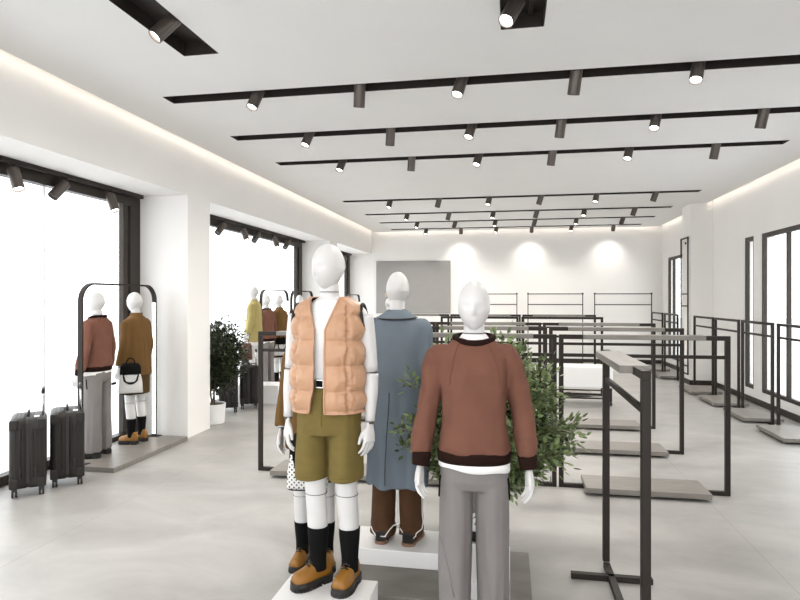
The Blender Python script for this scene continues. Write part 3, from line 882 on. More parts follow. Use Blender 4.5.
# ---- sweater figure -------------------------------------------------------
def make_sweater_figure():
    feet = ((-.10, 0), (.10, 0))
    r = figure('mannequin', (0, 0, 0), 0, 1, False, feet)
    SL = [((-.165, .005, 1.43), (-.226, .012, 1.17), (-.253, -.035, .925)), ((.165, .005, 1.43), (.226, .012, 1.17), (.253, -.035, .925))]
    for s, (S, E, W) in zip((-1, 1), SL): arm(r, s, S, E, W, twist=s * .35)
    sl = []
    for (S, E, W) in SL:
        S, E, W = V(S), V(E), V(W)
        sgn = math.copysign(1, S.x)
        sl.append(([V((sgn * .10, .01, 1.43)), S + V((sgn * .004, 0, -.012)), S.lerp(E, .55), E, E.lerp(W, .55), E.lerp(W, .86)], [.050, .056, .055, .054, .056, .048]))
    me = torso_cloth([(.965, .170, .122), (.98, .178, .133), (1.02, .168, .138), (1.1, .153, .136), (1.25, .150, .134, 0, -.003), (1.35, .165, .130), (1.42, .170, .108, 0, .005), (1.465, .148, .092, 0, .008), (1.492, .115, .084, 0, .008), (1.506, .098, .078, 0, .010), (1.508, .070, .066, 0, .010)], sl, .0065, 3)
    wrinkle(me, .011, (9, 9, 3.2), 3, lambda c: 1 if abs(c.x) < .17 else 1.4)
    wrinkle(me, .004, (16, 16, 20), 9, lambda c: 1 if abs(c.x) > .19 or c.z < 1.02 else .3)
    sw = link_mesh('sweater', me, M['sweater'], r)
    # raglan seams
    for s in (-1, 1):
        surf_line(me, [(s * .080, -.09, 1.495), (s * .110, -.14, 1.45), (s * .135, -.16, 1.38), (s * .150, -.15, 1.30)], .0022, M['sweater'], 'raglan_seam', sw, .0012)
        surf_line(me, [(s * .080, .09, 1.495), (s * .110, .14, 1.45), (s * .135, .16, 1.38), (s * .150, .15, 1.30)], .0022, M['sweater'], 'raglan_seam', sw, .0012)
    # hem band
    bm = nb(); vloft(bm, [(.925, .168, .120), (.928, .174, .127), (.966, .177, .130), (.980, .175, .128)], 56, 2.3); tag(link('hem_rib', bm, M['rib'], sw), 'dark brown ribbed hem')
    bm = nb(); closed_tube(bm, [(.091 * math.cos(a), .006 + .080 * math.sin(a), 1.514 - .024 * max(0, -math.sin(a)) + .006 * max(0, math.sin(a))) for a in [2 * PI * k / 40 for k in range(40)]], .0145, 12)
    bm2 = nb(); ring_loft(bm2, [ell((0, .006, 1.498), .086, .074, 32), ell((0, .006, 1.512), .070, .064, 32), ell((0, .006, 1.530), .056, .053, 32), ell((0, .006, 1.531), .051, .049, 32)]); link('tee_neck', bm2, M['tee'], r)
    tag(link('neck_rib', bm, M['rib'], sw), 'dark brown ribbed neckline')
    for (S, E, W) in SL:
        E, W = V(E), V(W)
        bm = nb(); limb_loft(bm, [E.lerp(W, .84), E.lerp(W, .90), E.lerp(W, 1.10)], [.046, .0455, .040], 28); tag(link('cuff', bm, M['rib'], sw), 'dark brown ribbed cuff')
    # white tee below hem
    bm = nb()
    rings = []
    for z, rx, ry in ((.897, .166, .120), (.899, .171, .125), (.94, .170, .122)):
        rings.append([V((rx * math.copysign(abs(math.cos(a)) ** .88, math.cos(a)), ry * math.copysign(abs(math.sin(a)) ** .88, math.sin(a)), z - (.012 * math.cos(a * 1 + .3) if z < .92 else 0) + (.004 * math.sin(5 * a) if z < .92 else 0))) for a in [2 * PI * k / 64 for k in range(64)]])
    ring_loft(bm, rings); link('tee_shirt', bm, M['tee'], r)
    # trousers
    bm = nb(); vloft(bm, [(.80, .148, .10), (.84, .160, .118, 0, .004), (.90, .162, .120, 0, .006), (.98, .148, .105)], 40, 2.4)
    for s in (-1, 1):
        ax = s * .10
        limb_loft(bm, [(s * .080, .006, .86), (s * .0845, .002, .72), (s * .088, .0, .50), (s * .091, .012, .28), (s * .093, .012, .12), (s * .093, .012, .06)], [.082, .080, .078, .076, .076, .076], 36, flat=1.22)
    me = remesh(bm, .0075, 3)
    wrinkle(me, .012, (17, 17, 1.6), 5, lambda c: (.35 + .65 * min(1, max(0, (.92 - c.z) * 2))) * min(1, abs(c.x) / .05))
    wrinkle(me, .008, (7, 7, 13), 2, lambda c: max(0, .4 - c.z) * 2.5)
    tr = link_mesh('trousers', me, M['greypant'], r)
    for s in (-1, 1):
        surf_line(me, [(s * .185, -.03, .85), (s * .195, -.02, .80), (s * .195, -.01, .745)], .006, M['black'], 'pocket_trim', tr, .001, 8)
        surf_line(me, [(s * .188, -.01, .60), (s * .150, -.08, .50), (s * .10, -.12, .30)], .0016, M['greypant'], 'leg_seam', tr, .001)
    bm = nb(); box(bm, -.155, -.075, .119, .128, .755, .785, bev=.003); tag(link('back_pocket', bm, M['black'], tr), 'black back pocket flap')
    for s in (-1, 1): shoe(r, s * .10, .01, s * R(7), M['blackleather'])
    return r

# ---- coat figure ----------------------------------------------------------
def make_coat_figure(name_m='browncoat', skirt=True, hem=.80, yellow=False):
    feet = ((-.085, 0), (.085, 0))
    r = figure('mannequin', (0, 0, 0), 0, 1, True, feet, knees=True)
    SL = [((-.155, .005, 1.425), (-.200, .02, 1.16), (-.215, -.045, .94)), ((.155, .005, 1.425), (.200, .02, 1.16), (.215, -.03, .92))]
    for s, (S, E, W) in zip((-1, 1), SL): arm(r, s, S, E, W, twist=s * .25)
    sl = []
    for (S, E, W) in SL:
        S, E, W = V(S), V(E), V(W); sgn = math.copysign(1, S.x)
        sl.append(([V((sgn * .10, .01, 1.42)), S + V((sgn * .008, 0, -.01)), S.lerp(E, .5), E, E.lerp(W, .5), E.lerp(W, .97)], [.048, .054, .055, .054, .054, .052]))
    me = torso_cloth([(hem, .190, .138), (hem + .012, .198, .148), (1.0, .190, .140), (1.12, .180, .130), (1.28, .172, .128), (1.36, .172, .122), (1.42, .162, .104, 0, .006), (1.465, .138, .088, 0, .010), (1.49, .100, .076, 0, .010), (1.505, .074, .068, 0, .010)], sl, .0085, 4)
    wrinkle(me, .010, (9, 9, 2.5), 8)
    c = link_mesh('coat' if not yellow else 'jacket', me, M[name_m], r)
    bm = nb(); limb = [(1.478, .070, .062), (1.52, .064, .060)]
    ring_loft(bm, [ell((0, .010, 1.485), .080, .074, 32), ell((0, .012, 1.535), .068, .066, 32), ell((0, .012, 1.542), .062, .060, 32), ell((0, .012, 1.50), .060, .058, 32)], False, False); link('collar', bm, M[name_m], c)
    surf_line(me, [(-.13, .2, 1.22), (-.05, .2, 1.215), (.05, .2, 1.215), (.13, .2, 1.22)], .003, M[name_m], 'back_yoke_seam', c, .001)
    surf_line(me, [(0, .2, 1.21), (0, .2, 1.0), (0, .2, hem + .03)], .0026, M[name_m], 'back_seam', c, .001)
    surf_line(me, [(0.01, -.2, 1.44), (.01, -.2, 1.2), (.01, -.2, hem + .03)], .004, M[name_m], 'front_placket', c, .001)
    for z in (1.32, 1.15, .98):
        bm = nb(); cyl(bm, (.022, -.148, z), (.022, -.158, z), .010, n=14); link('button', bm, M['sole'], c)
    if skirt:
        bm = nb(); vloft(bm, [(.585, .172, .128), (.59, .176, .132), (.75, .176, .13), (.95, .160, .118)], 44, 2.3); me = remesh(bm, .008, 2); wrinkle(me, .008, (12, 12, 2), 4); link_mesh('skirt', me, M['darkskirt'], r)
    else:
        bm = nb(); vloft(bm, [(.70, .180, .132), (.705, .184, .138), (.85, .18, .13)], 44, 2.3); link('shirt_tail', bm, M['tee'], r)
    for s in (-1, 1):
        bm = nb(); limb_loft(bm, [(s * .085, .012, .08), (s * .085, .014, .14), (s * .0848, .013, .30)], [.043, .042, .054], 24); link('sock', bm, M['black'], r)
        shoe(r, s * .085, .012, s * R(10), M['mustard'])
    return r

# ---- vest figure ----------------------------------------------------------
def make_vest_figure():
    feet = ((-.062, -.015), (.108, .0))
    r = figure('mannequin', (0, 0, 0), 0, 1, False, feet, head_yaw=R(-26), knees=True)
    SL = [((-.190, .012, 1.415), (-.222, .022, 1.125), (-.226, -.012, .87)), ((.190, .012, 1.415), (.222, .022, 1.115), (.224, -.012, .865))]
    for s, (S, E, W) in zip((-1, 1), SL): arm(r, s, S, E, W, twist=-s * .5)
    # white tee
    bm = nb(); vloft(bm, [(.90, .140, .10), (1.0, .150, .108), (1.1, .146, .108), (1.25, .160, .118), (1.35, .170, .120), (1.42, .160, .098, 0, .006), (1.462, .118, .076, 0, .010), (1.492, .078, .064, 0, .008)], 40)
    me = remesh(bm, .008, 4); wrinkle(me, .006, (10, 10, 3), 1); link_mesh('tee_shirt', me, M['tee'], r)
    # shorts
    bm = nb(); vloft(bm, [(.80, .150, .12), (.85, .168, .130, 0, .004), (.94, .168, .130, 0, .004), (1.04, .154, .112), (1.09, .150, .108)], 44, 2.4)
    for s in (-1, 1):
        limb_loft(bm, [(s * .080, .004, .88), (s * .087, .0, .76), (s * .091, -.002, .66), (s * .0925, -.002, .60), (s * .0925, -.002, .565)], [.084, .084, .086, .0885, .0885], 40, flat=1.32)
    me = remesh(bm, .0075, 2)
    wrinkle(me, .010, (13, 13, 1.6), 12, lambda c: (.3 + min(1, max(0, (1.0 - c.z) * 2.2))) * min(1, abs(c.x) / .06) * min(1, max(0, c.z - .57) * 10 + .05))
    st = link_mesh('shorts', me, M['olive'], r)
    for s in (-1, 1): surf_line(me, [(s * .03, -.15, .590), (s * .102, -.2, .587), (s * .17, -.15, .590)], .0016, M['olive'], 'hem_stitch', st, .001)
    surf_line(me, [(0, -.2, 1.0), (.002, -.2, .92), (0, -.2, .85)], .002, M['olive'], 'fly_seam', st, .001)
    # belt
    bm = nb(); rings = [ell((0, 0, z), a, b, 48, 2.4) for z, a, b in ((1.053, .150, .108), (1.053, .159, .117), (1.085, .159, .117), (1.085, .150, .108))]
    ring_loft(bm, rings + [rings[0]], False, False, smooth=False); be = link('belt', bm, M['black'], r)
    bm = nb()
    for (a, b, c, d) in ((-.030, .012, 1.048, 1.053), (-.030, .012, 1.085, 1.090), (-.032, -.027, 1.048, 1.090), (.008, .013, 1.048, 1.090)): box(bm, a, b, -.127, -.119, c, d)
    link('buckle', bm, M['chrome'], be)
    # vest: open front shell with quilted puffs
    NA, NZ = 128, 96
    Z0, Z1 = .922, 1.505
    def base(z):
        tab = [(.86, .176, .136), (.90, .180, .142), (1.0, .180, .144), (1.1, .176, .142), (1.25, .174, .140), (1.35, .172, .130), (1.40, .170, .118), (1.435, .166, .104), (1.465, .154, .092), (1.485, .134, .082), (1.505, .098, .074)]
        for (a, x1, y1), (b, x2, y2) in zip(tab, tab[1:]):
            if z <= b:
                t = (z - a) / (b - a); t = max(0, min(1, t)); t = t
                return x1 + (x2 - x1) * t, y1 + (y2 - y1) * t
        return tab[-1][1], tab[-1][2]
    rows_z = [.915, .935, 1.030, 1.160, 1.285, 1.412, 1.54]
    bm = nb(); outer = []; inner = []
    for iz in range(NZ + 1):
        z = Z0 + (Z1 - Z0) * iz / NZ
        bx, by = base(z)
        # front gap: narrow at the chest, wider at hem and neckline
        g = .016
        if z > 1.34: g = .016 + .052 * ((z - 1.34) / .165) ** 1.1
        gl = g + .010 + (.026 * (1.06 - z) / .17 if z < 1.06 else 0)
        gr = g
        a_r = math.asin(min(.95, max(.01, gr / bx))); a_l = math.asin(min(.95, gl / bx))
        ro, ri = [], []
        for ia in range(NA + 1):
            u = ia / NA
            th = a_r + (2 * PI - a_r - a_l) * u       # angle measured from the front (-Y), towards +X
            # quilting
            k = 0
            for q in range(len(rows_z) - 1):
                if rows_z[q] <= z <= rows_z[q + 1]: k = q
            f = (z - rows_z[k]) / (rows_z[k + 1] - rows_z[k])
            puff = abs(math.sin(PI * f)) ** .55
            # vertical seam in the middle of each front panel, and at the sides
            sd = min(abs(th - c) for c in (.72, 2 * PI - .72, 2.2, 2 * PI - 2.2))
            vs_ = 1 - math.exp(-(sd / .05) ** 2)
            edge = min(1, min(u, 1 - u) * 22)
            nn = noise.noise(V((th * 4, z * 12, 1.3))) * .8 + noise.noise(V((th * 13 + 3, z * 22, 4))) * .8 + noise.noise(V((th * 22 + 3, z * 50, 9))) * .3
            cr = math.exp(-(sd / .16) ** 2) * 1.3 * noise.noise(V((th * 5, z * 60, 2)))
            th_ = .006 + .024 * puff * (.15 + .85 * vs_) * (.35 + .65 * edge) * (1 if k else .35) + .007 * nn * edge + .008 * cr
            top = max(0, (z - 1.43) / .06); th_ *= (1 - .55 * top)
            p = 2.35
            sx, cy = math.sin(th), -math.cos(th)
            X = math.copysign(abs(sx) ** (2 / p), sx); Y = math.copysign(abs(cy) ** (2 / p), cy)
            zz = z
            ro.append(bm.verts.new((X * (bx + th_), Y * (by + th_) + .004, zz)))
            ri.append(bm.verts.new((X * (bx - .004), Y * (by - .004) + .004, zz)))
        outer.append(ro); inner.append(ri)
    for iz in range(NZ):
        for ia in range(NA):
            bm.faces.new((outer[iz][ia], outer[iz][ia + 1], outer[iz + 1][ia + 1], outer[iz + 1][ia]))
            f = bm.faces.new((inner[iz][ia + 1], inner[iz][ia], inner[iz + 1][ia], inner[iz + 1][ia + 1])); f.material_index = 1
        for ia in (0, NA):
            bm.faces.new((outer[iz][ia], inner[iz][ia], inner[iz + 1][ia], outer[iz + 1][ia]))
    for iz in (0, NZ):
        for ia in range(NA):
            bm.faces.new((outer[iz][ia], outer[iz][ia + 1], inner[iz][ia + 1], inner[iz][ia]))
    e1 = [v.co.copy() for v in [outer[i][0] for i in range(NZ + 1)]]; e2 = [outer[i][NA].co.copy() for i in range(NZ + 1)]
    hemc = [v.co.copy() for v in outer[0]]; neckc = [v.co.copy() for v in outer[-1]]
    me = bpy.data.meshes.new('vest'); bmesh.ops.recalc_face_normals(bm, faces=bm.faces)
    for f in bm.faces: f.smooth = True
    bm.to_mesh(me); bm.free()
    v_ = link_mesh('vest', me, [M['vest'], M['vestdark']], r)
    for e in (e1, e2): 
        bm = nb(); tube(bm, e[::3] + [e[-1]], .0055, 8); link('front_binding', bm, M['vesttrim'], v_)
    bm = nb(); tube(bm, hemc[::3] + [hemc[-1]], .005, 8); link('hem_binding', bm, M['vesttrim'], v_)
    bm = nb(); tube(bm, neckc[::3] + [neckc[-1]], .005, 8); link('neck_binding', bm, M['vesttrim'], v_)
    for s in (-1, 1):   # armholes: dark lined openings round the arms
        bm = nb(); pts = []
        for k in range(28):
            a = 2 * PI * k / 28
            pts.append(V((s * (.188 - .010 * math.cos(a)), .010 + .052 * math.sin(a), 1.395 + .075 * math.cos(a))))
        closed_tube(bm, pts, .009, 8); link('armhole_binding', bm, M['vestdark'], v_)
    for s, (ax, ay) in zip((-1, 1), feet):
        bm = nb(); limb_loft(bm, [(ax, ay + .012, .08), (ax, ay + .012, .14), (ax - s * .002, ay + .010, .305)], [.045, .044, .056], 28); so = link('sock', bm, M['black'], r)
    shoe(r, -.062, -.003, R(-38), M['mustard'])
    shoe(r, .108, .012, R(-8), M['mustard'])
    return r

# ---- blue coat figure ------------------------------------------------------
def make_blue_figure():
    feet = ((-.095, 0), (.095, 0))
    r = figure('mannequin', (0, 0, 0), 0, 1, False, feet, head_yaw=R(8))
    SL = [((-.165, .005, 1.425), (-.198, .02, 1.15), (-.195, -.05, .90)), ((.165, .005, 1.425), (.198, .02, 1.15), (.195, -.05, .90))]
    for s, (S, E, W) in zip((-1, 1), SL): arm(r, s, S, E, W, twist=s * .2)
    sl = []
    for (S, E, W) in SL:
        S, E, W = V(S), V(E), V(W); sgn = math.copysign(1, S.x)
        sl.append(([V((sgn * .10, .01, 1.42)), S + V((sgn * .010, 0, -.012)), S.lerp(E, .5), E, E.lerp(W, .5), E.lerp(W, .98)], [.052, .058, .058, .056, .054, .052]))
    me = torso_cloth([(.372, .200, .150), (.385, .205, .156), (.6, .202, .155), (.85, .195, .148), (1.1, .180, .14), (1.28, .174, .136), (1.36, .174, .128), (1.42, .168, .108, 0, .006), (1.455, .150, .094, 0, .010), (1.482, .115, .082, 0, .010), (1.50, .078, .068, 0, .010)], sl, .0085, 4)
    wrinkle(me, .018, (8, 8, .9), 21, lambda c: .4 + min(1, max(0, 1.35 - c.z)))
    c = link_mesh('coat', me, M['bluecoat'], r)
    surf_line(me, [(.02, .25, 1.0), (.02, .25, .7), (.02, .25, .40)], .0028, M['casedark'], 'back_vent', c, .001)
    surf_line(me, [(.02, -.25, 1.42), (.02, -.25, 1.0), (.02, -.25, .40)], .003, M['casedark'], 'front_edge', c, .001)
    # flat collar with dark piping
    bm = nb(); N = 48
    def collar(rr, dz, wide):
        out = []
        for k in range(N):
            a = 2 * PI * k / N; back = max(0, math.sin(a))
            out.append(V((rr * math.cos(a), .010 + (.056 + (rr - .06) * .72) * math.sin(a), dz - .012 * wide * back)))
        return out
    rings = [collar(.058, 1.505, 0), collar(.060, 1.532, 0), collar(.067, 1.532, 0), collar(.090, 1.510, .3), collar(.132, 1.486, 1.0), collar(.133, 1.478, 1.0), collar(.09, 1.485, .6)]
    ring_loft(bm, rings, False, False); cl = link('collar', bm, M['bluecoat'], c)
    bm = nb(); closed_tube(bm, collar(.134, 1.482, 1.0), .0048, 8); tag(link('collar_piping', bm, M['casedark'], cl), 'dark piping along the collar edge')
    # trousers with side stripes
    bm = nb(); vloft(bm, [(.80, .15, .10), (.88, .168, .118), (.98, .15, .1)], 36, 2.4)
    for s in (-1, 1):
        limb_loft(bm, [(s * .088, .004, .86), (s * .092, 0, .6), (s * .095, .0, .35), (s * .096, .004, .16), (s * .096, .004, .05), (s * .096, .004, .035)], [.095, .086, .079, .080, .086, .078], 32)
    me = remesh(bm, .0075, 2)
    wrinkle(me, .009, (14, 14, 1.6), 31); wrinkle(me, .018, (8, 8, 14), 6, lambda c_: max(0, .22 - c_.z) * 5)
    tr = link_mesh('trousers', me, M['brownpant'], r)
    for s in (-1, 1):
        x = s * .096
        for q in ((-1,) if s < 0 else (-1,)):
            surf_line(me, [(x - .11, .03, .40), (x - .11, .035, .22), (x - .105, .04, .12), (x - .06, .10, .075), (x - .04, .13, .05)], .004, M['tee'], 'side_stripe', tr, .001)
        surf_line(me, [(x - .05, .12, .048), (x, .14, .046), (x + .05, .12, .048), (x + .09, .06, .09)], .004, M['tee'], 'hem_stripe', tr, .001)
        shoe(r, x, .012, s * R(6), M['blackleather'], 'sandal')
    bm = nb(); closed_tube(bm, [(.079, .004 + .006 * math.cos(a), 1.628 + .011 * math.sin(a)) for a in [2 * PI * k / 14 for k in range(14)]], .0024, 6); link('earring', bm, M['gold'], r)
    return r

def make_bag():
    o = empty('net_handbag')
    bm = nb()
    ring_loft(bm, [ell((0, 0, z), a, b, 36, 3) for z, a, b in ((.0, .118, .040), (.006, .125, .045), (.10, .122, .045), (.20, .104, .038), (.245, .092, .032))]); link('bag_body', bm, M['net'], o)
    bm = nb(); ring_loft(bm, [ell((0, 0, z), a, b, 36, 3) for z, a, b in ((-.006, .115, .038), (.0, .121, .042), (.010, .124, .046))]); link('bag_base', bm, M['black'], o)
    bm = nb(); ring_loft(bm, [ell((0, 0, z), a, b, 36, 2.4) for z, a, b in ((.205, .108, .044), (.235, .110, .056), (.290, .104, .054), (.325, .080, .038))])
    for v in bm.verts: v.co += v.co.normalized() * .010 * noise.noise(v.co * 40)
    tag(link('gathered_top', bm, M['black'], o), 'black gathered top')
    for sy in (-1, 1):
        for (w_, h_, rr) in ((.075, .11, .0085),):
            pts = [(w_ * math.cos(a) * (1 if math.sin(a) < 0 else 1), sy * (.050 + .004 * math.sin(a)), .215 + h_ * math.sin(a)) for a in [PI + PI * k / 14 for k in range(15)]]
            bm = nb(); tube(bm, pts, rr, 10); link('loop_handle', bm, M['black'], o)
        pts = [(.07 * math.cos(a), sy * .046, .155 + .035 * math.sin(a)) for a in [PI + PI * k / 12 for k in range(13)]]
        bm = nb(); tube(bm, pts, .006, 8); link('loop_handle', bm, M['black'], o)
    bm = nb(); tube(bm, spline([(-.05, 0, .30), (-.035, 0, .36), (0, 0, .385), (.035, 0, .36), (.05, 0, .30)], 5), .006, 8); link('strap', bm, M['black'], o)
    return o

CAT = 'mannequin'
vf = make_vest_figure(); vf.location = (-.932, 3.03, .20); vf.rotation_euler = (0, 0, R(-2)); vf.scale = (1.0, 1.0, 1.0)
tag(vf, 'white mannequin in peach quilted vest, olive shorts and mustard shoes', CAT)
sf = make_sweater_figure(); sf.location = (-.170, 2.90, 0); sf.rotation_euler = (0, 0, R(2))
tag(sf, 'foreground mannequin in dusty brown sweater and wide grey trousers, facing the camera', CAT, 'mannequins in brown sweaters')
S2 = copy_tree(sf); S2.location = (-4.27, 5.63, .05); S2.rotation_euler = (0, 0, R(-86)); S2.scale = (.965,) * 3
tag(S2, 'brown sweater mannequin seen from behind, under the nearest window arch', CAT, 'mannequins in brown sweaters')
S3 = copy_tree(sf); S3.location = (-4.26, 10.05, .05); S3.rotation_euler = (0, 0, R(-105)); S3.scale = (.965,) * 3
tag(S3, 'brown sweater mannequin in the middle window bay', CAT, 'mannequins in brown sweaters')
cf = make_coat_figure(); cf.location = (-1.225, 3.66, 0); cf.rotation_euler = (0, 0, R(8)); cf.scale = (.94,) * 3
tag(cf, 'brown coat mannequin half hidden behind the peach vest mannequin', CAT, 'mannequins in brown coats')
C2 = copy_tree(cf); C2.location = (-4.23, 6.23, .05); C2.rotation_euler = (0, 0, R(-98)); C2.scale = (.965,) * 3
tag(C2, 'brown coat mannequin seen from behind, under the nearest window arch', CAT, 'mannequins in brown coats')
C3 = copy_tree(cf); C3.location = (-4.23, 10.58, .05); C3.rotation_euler = (0, 0, R(-108)); C3.scale = (.965,) * 3
tag(C3, 'brown coat mannequin in the middle window bay', CAT, 'mannequins in brown coats')
C4 = copy_tree(cf); C4.location = (-4.25, 11.75, .05); C4.rotation_euler = (0, 0, R(-150)); C4.scale = (.965,) * 3
tag(C4, 'brown coat mannequin under the third arch, mostly hidden by the peach vest', CAT, 'mannequins in brown coats')
bf = make_blue_figure(); bf.location = (-.714, 3.80, .15); bf.rotation_euler = (0, 0, R(178)); bf.scale = (.965,) * 3
tag(bf, 'mannequin seen from behind in slate blue coat and brown trousers', CAT)
yf = make_coat_figure('yellow', False, .76, True); yf.location = (-4.17, 9.34, .30); yf.rotation_euler = (0, 0, R(-88)); yf.scale = (.90,) * 3
tag(yf, 'white mannequin in pale mustard jacket on a white cube by the window', CAT)
wf = figure('mannequin', (-2.35, 11.6, 0), R(170), .96, True, ((-.085, 0), (.085, 0)))
for s in (-1, 1): arm(wf, s, (s * .170, .005, 1.42), (s * .205, .02, 1.16), (s * .210, -.03, .93), twist=s * .2)
bm = nb(); vloft(bm, [(.62, .19, .14), (1.0, .18, .13), (1.28, .176, .128), (1.36, .172, .118), (1.42, .165, .10, 0, .006), (1.462, .13, .08, 0, .010), (1.495, .082, .066, 0, .008)], 40)
me = remesh(bm, .009, 3); wrinkle(me, .01, (9, 9, 2), 2); dr = link_mesh('tunic', me, M['tee'], wf)
bm = nb(); closed_tube(bm, [(.072 * math.cos(a), .008 + .066 * math.sin(a), 1.49) for a in [2 * PI * k / 30 for k in range(30)]], .009, 8); link('neck_trim', bm, M['black'], dr)
for s in (-1, 1): shoe(wf, s * .085, .012, s * R(8), M['blackleather'])
tag(wf, 'distant white mannequin with black neckline, left of the blue coat mannequin', CAT)

def hand_point(fig, side):
    """where the figure's hand hangs, in world space"""
    bpy.context.view_layer.update()
    hs = [c for c in fig.children if c.name.startswith('hand')]
    h = min(hs, key=lambda c: c.matrix_local.translation.x * -side)
    return h.matrix_world @ V((0.012 * side, 0, -.095))
bag = make_bag()
for i, (fig, lab) in enumerate(((cf, 'held behind the olive shorts'), (C2, 'held by the coat mannequin under the nearest arch'), (C3, 'held by the coat mannequin in the middle bay'))):
    o = bag if i == 0 else copy_tree(bag)
    side = -1 if i == 0 else 1
    p = hand_point(fig, side)
    if i == 0: o.location = (p.x + .23, p.y - .10, .555); o.rotation_euler = (0, 0, R(8))
    else: o.location = (fig.location.x + .13, fig.location.y - (.28 if i == 1 else .21), .66); o.rotation_euler = (0, 0, R(37))
    tag(o, 'white net handbag with black loops, ' + lab, 'handbag', 'net handbags')
# dark tote of the yellow jacket mannequin
t = empty('tote_bag')
bm = nb(); ring_loft(bm, [ell((0, 0, z), a, b, 28, 5) for z, a, b in ((0, .135, .05), (.01, .145, .055), (.36, .14, .05), (.37, .13, .04))]); link('bag_body', bm, M['case'], t)
bm = nb(); tube(bm, spline([(-.07, 0, .365), (-.05, 0, .46), (0, 0, .50), (.05, 0, .46), (.07, 0, .365)], 5), .008, 8); link('strap', bm, M['casedark'], t)
p = hand_point(yf, -1); t.location = (p.x - .02, p.y - .10, p.z - .46); t.rotation_euler = (0, 0, R(30))
tag(t, 'dark grey tote bag held by the mannequin in the mustard jacket', 'tote bag')
t2 = empty('leather_bag', (-4.075, 8.81, .74), R(27))
bm = nb(); ring_loft(bm, [ell((0, 0, z), a, b, 28, 4) for z, a, b in ((0, .095, .05), (.01, .105, .06), (.16, .10, .05), (.25, .085, .025), (.26, .08, .02))]); link('bag_body', bm, M['brownbag'], t2)
bm = nb(); tube(bm, spline([(-.05, 0, .255), (-.035, 0, .32), (.035, 0, .32), (.05, 0, .255)], 5), .006, 8); link('handle', bm, M['brownbag'], t2)
tag(t2, 'reddish brown leather bag resting on top of the rear suitcase', 'handbag')

# ------------------------------------------------------------------ plants
def leaf(bm, p, d, up, L, W):
    d = d.normalized(); s = d.cross(up)
    if s.length < .01: s = d.orthogonal()
    s.normalize(); n_ = s.cross(d)
    a = bm.verts.new(p); b1 = bm.verts.new(p + d * L * .32 + s * W * .5 - n_ * W * .12); b2 = bm.verts.new(p + d * L * .32 - s * W * .5 - n_ * W * .12)
    c1 = bm.verts.new(p + d * L * .7 + s * W * .38 - n_ * W * .1); c2 = bm.verts.new(p + d * L * .7 - s * W * .38 - n_ * W * .1)
    m1 = bm.verts.new(p + d * L * .5 + n_ * W * .10); e = bm.verts.new(p + d * L - n_ * W * .15)
    for f in ((a, b1, m1), (b1, c1, m1), (c1, e, m1), (e, c2, m1), (c2, b2, m1), (b2, a, m1)):
        bm.faces.new(f).smooth = True

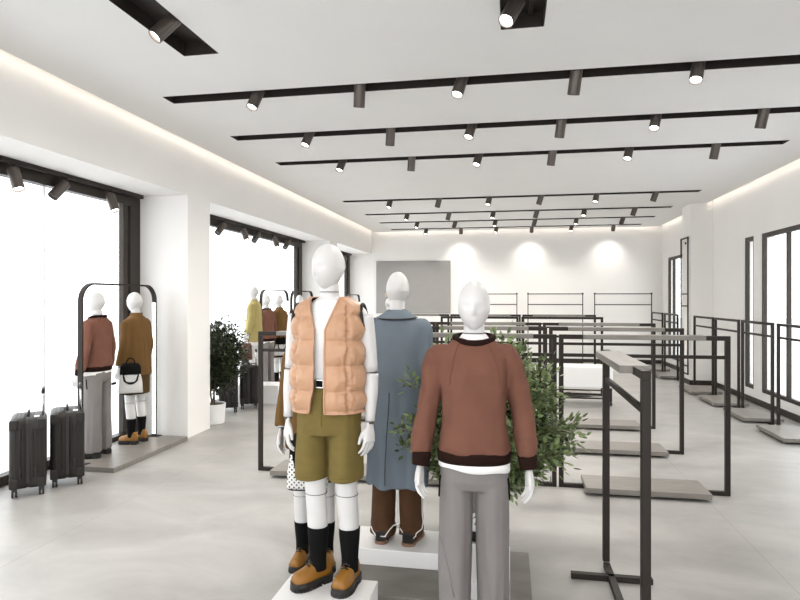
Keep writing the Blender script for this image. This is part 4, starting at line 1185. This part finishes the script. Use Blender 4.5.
def make_plant(name, trunk_h, crown, nb_, leaves, lm, pot, seed, L=.062, W=.026, skip=None):
    """crown: (cx, cy, cz, rx, ry, rz)"""
    rnd = random.Random(seed)
    o = empty(name)
    pr, ph, kind = pot
    bm = nb()
    prof = [(0, .0), (pr * .86, 0), (pr * .9, .008), (pr, ph), (pr * .93, ph), (pr * .92, ph - .03), (0, ph - .03)]
    z0 = .075 if kind == 'stand' else 0
    ring_loft(bm, [[V((max(a, .001) * math.cos(2 * PI * k / 36), max(a, .001) * math.sin(2 * PI * k / 36), z + z0)) for k in range(36)] for a, z in prof], smooth=False); link('pot', bm, M['white'], o)
    if kind == 'stand':
        bm = nb(); cyl(bm, (0, 0, 0), (0, 0, z0), pr * .8, n=28); link('pot_stand', bm, M['vestdark'], o)
    bm = nb(); cyl(bm, (0, 0, z0 + ph - .06), (0, 0, z0 + ph - .02), pr * .915, n=28); link('soil', bm, M['soil'], o)
    cx, cy, cz, rx, ry, rz = crown
    wood = nb(); tips = []
    zt = z0 + ph - .03
    for k in range(3):
        a = 2 * PI * k / 3 + .4
        tube(wood, spline([(.02 * math.cos(a), .02 * math.sin(a), zt), (.03 * math.cos(a + 1.2), .03 * math.sin(a + 1.2), zt + (trunk_h - zt) * .5), (cx * .4 + .02 * math.cos(a + 2.4), cy * .4 + .02 * math.sin(a + 2.4), trunk_h)], 5), .011, 8)
    for k in range(nb_):
        # direction in the crown, roughly even
        zz = 1 - 2 * (k + .5) / nb_; ph_ = k * 2.399963
        rxy = math.sqrt(max(0, 1 - zz * zz)); q = rnd.uniform(.62, 1.12)
        lump = 1 + .22 * noise.noise(V((rxy * math.cos(ph_) * 1.8, rxy * math.sin(ph_) * 1.8, zz * 1.8 + seed)))
        e = V((cx + rx * q * lump * rxy * math.cos(ph_), cy + ry * q * lump * rxy * math.sin(ph_), cz + rz * q * lump * zz))
        s = V((cx * .4, cy * .4, trunk_h * rnd.uniform(.75, 1.0)))
        m_ = s.lerp(e, .55) + V((0, 0, .10 * rnd.random()))
        if skip and (skip(e) or skip(m_)): continue
        pts = spline([s, m_, e], 5)
        tube(wood, pts, [.0065 - .0048 * i / (len(pts) - 1) for i in range(len(pts))], 5)
        tips.append(pts)
    link('trunk', wood, M['bark'], o)
    fol = nb(); per = leaves // nb_
    for pts in tips:
        for i in range(per):
            t = rnd.random() ** .55; k = min(len(pts) - 2, int(t * (len(pts) - 1))); f = t * (len(pts) - 1) - k
            p = pts[k].lerp(pts[k + 1], f)
            if t < .35: continue
            dr = (pts[k + 1] - pts[k]).normalized()
            off = V((rnd.gauss(0, 1), rnd.gauss(0, 1), rnd.gauss(0, .8))).normalized()
            sp = rnd.random() ** 1.5 * .10
            d = (dr * .5 + off).normalized()
            s_ = rnd.uniform(.7, 1.25)
            if skip and skip(p + off * sp): continue
            leaf(fol, p + off * sp, (d + V((0, 0, .15))), V((rnd.gauss(0, .6), rnd.gauss(0, .6), 1)), L * s_, W * s_)
    tag(link('foliage', fol, lm, o), kind='stuff')
    return o
pl = make_plant('potted_shrub', .62, (-.02, -.36, .93, .60, .66, .50), 230, 31000, M['leaf'], (.165, .36, 'stand'), 4, L=.049, W=.024,
    skip=lambda q: (-.78 < q.x < -.27 and -.73 < q.y < -.32) or q.y < -1.10 or q.y > .75)
pl.location = (-.20, 4.34, 0)
tag(pl, 'bushy green shrub in a white pot behind the brown sweater mannequin', 'potted plant')
p2_ = make_plant('potted_tree', .62, (.0, .08, .93, .38, .40, .47), 150, 11500, M['leafdark'], (.17, .27, 'floor'), 11, L=.058, W=.026,
    skip=lambda q: q.y < -.30 or q.x < -.46)
p2_.location = (-3.99, 7.60, 0)
tag(p2_, 'dark green small tree in a white round pot beside the left pillar', 'potted plant')


# ------------------------------------------------------------------ camera, world, view
cam = bpy.data.cameras.new('camera'); co = bpy.data.objects.new('camera', cam); COL.objects.link(co)
co.location = (0, 0, 1.7); co.rotation_euler = (R(90), 0, R(10.39))
cam.sensor_width = 36; cam.lens = 27.0; cam.shift_y = -.0019; cam.clip_start = .05; cam.clip_end = 200
scene.camera = co
w = bpy.data.worlds.new('sky'); scene.world = w; w.use_nodes = True
nt = w.node_tree; bg = nt.nodes['Background']
tc = nt.nodes.new('ShaderNodeTexCoord'); sp = nt.nodes.new('ShaderNodeSeparateXYZ'); nt.links.new(tc.outputs['Generated'], sp.inputs[0])
cr = nt.nodes.new('ShaderNodeValToRGB'); nt.links.new(sp.outputs['Z'], cr.inputs[0])
cr.color_ramp.elements[0].position = 0; cr.color_ramp.elements[0].color = (1, 1, 1, 1)
cr.color_ramp.elements[1].position = .5; cr.color_ramp.elements[1].color = (.93, .95, .98, 1)
nt.links.new(cr.outputs[0], bg.inputs[0]); bg.inputs[1].default_value = 3.2
vs = scene.view_settings
vs.view_transform = 'Standard'; vs.look = 'None'; vs.gamma = 1; vs.use_curve_mapping = False; vs.exposure = 0.16
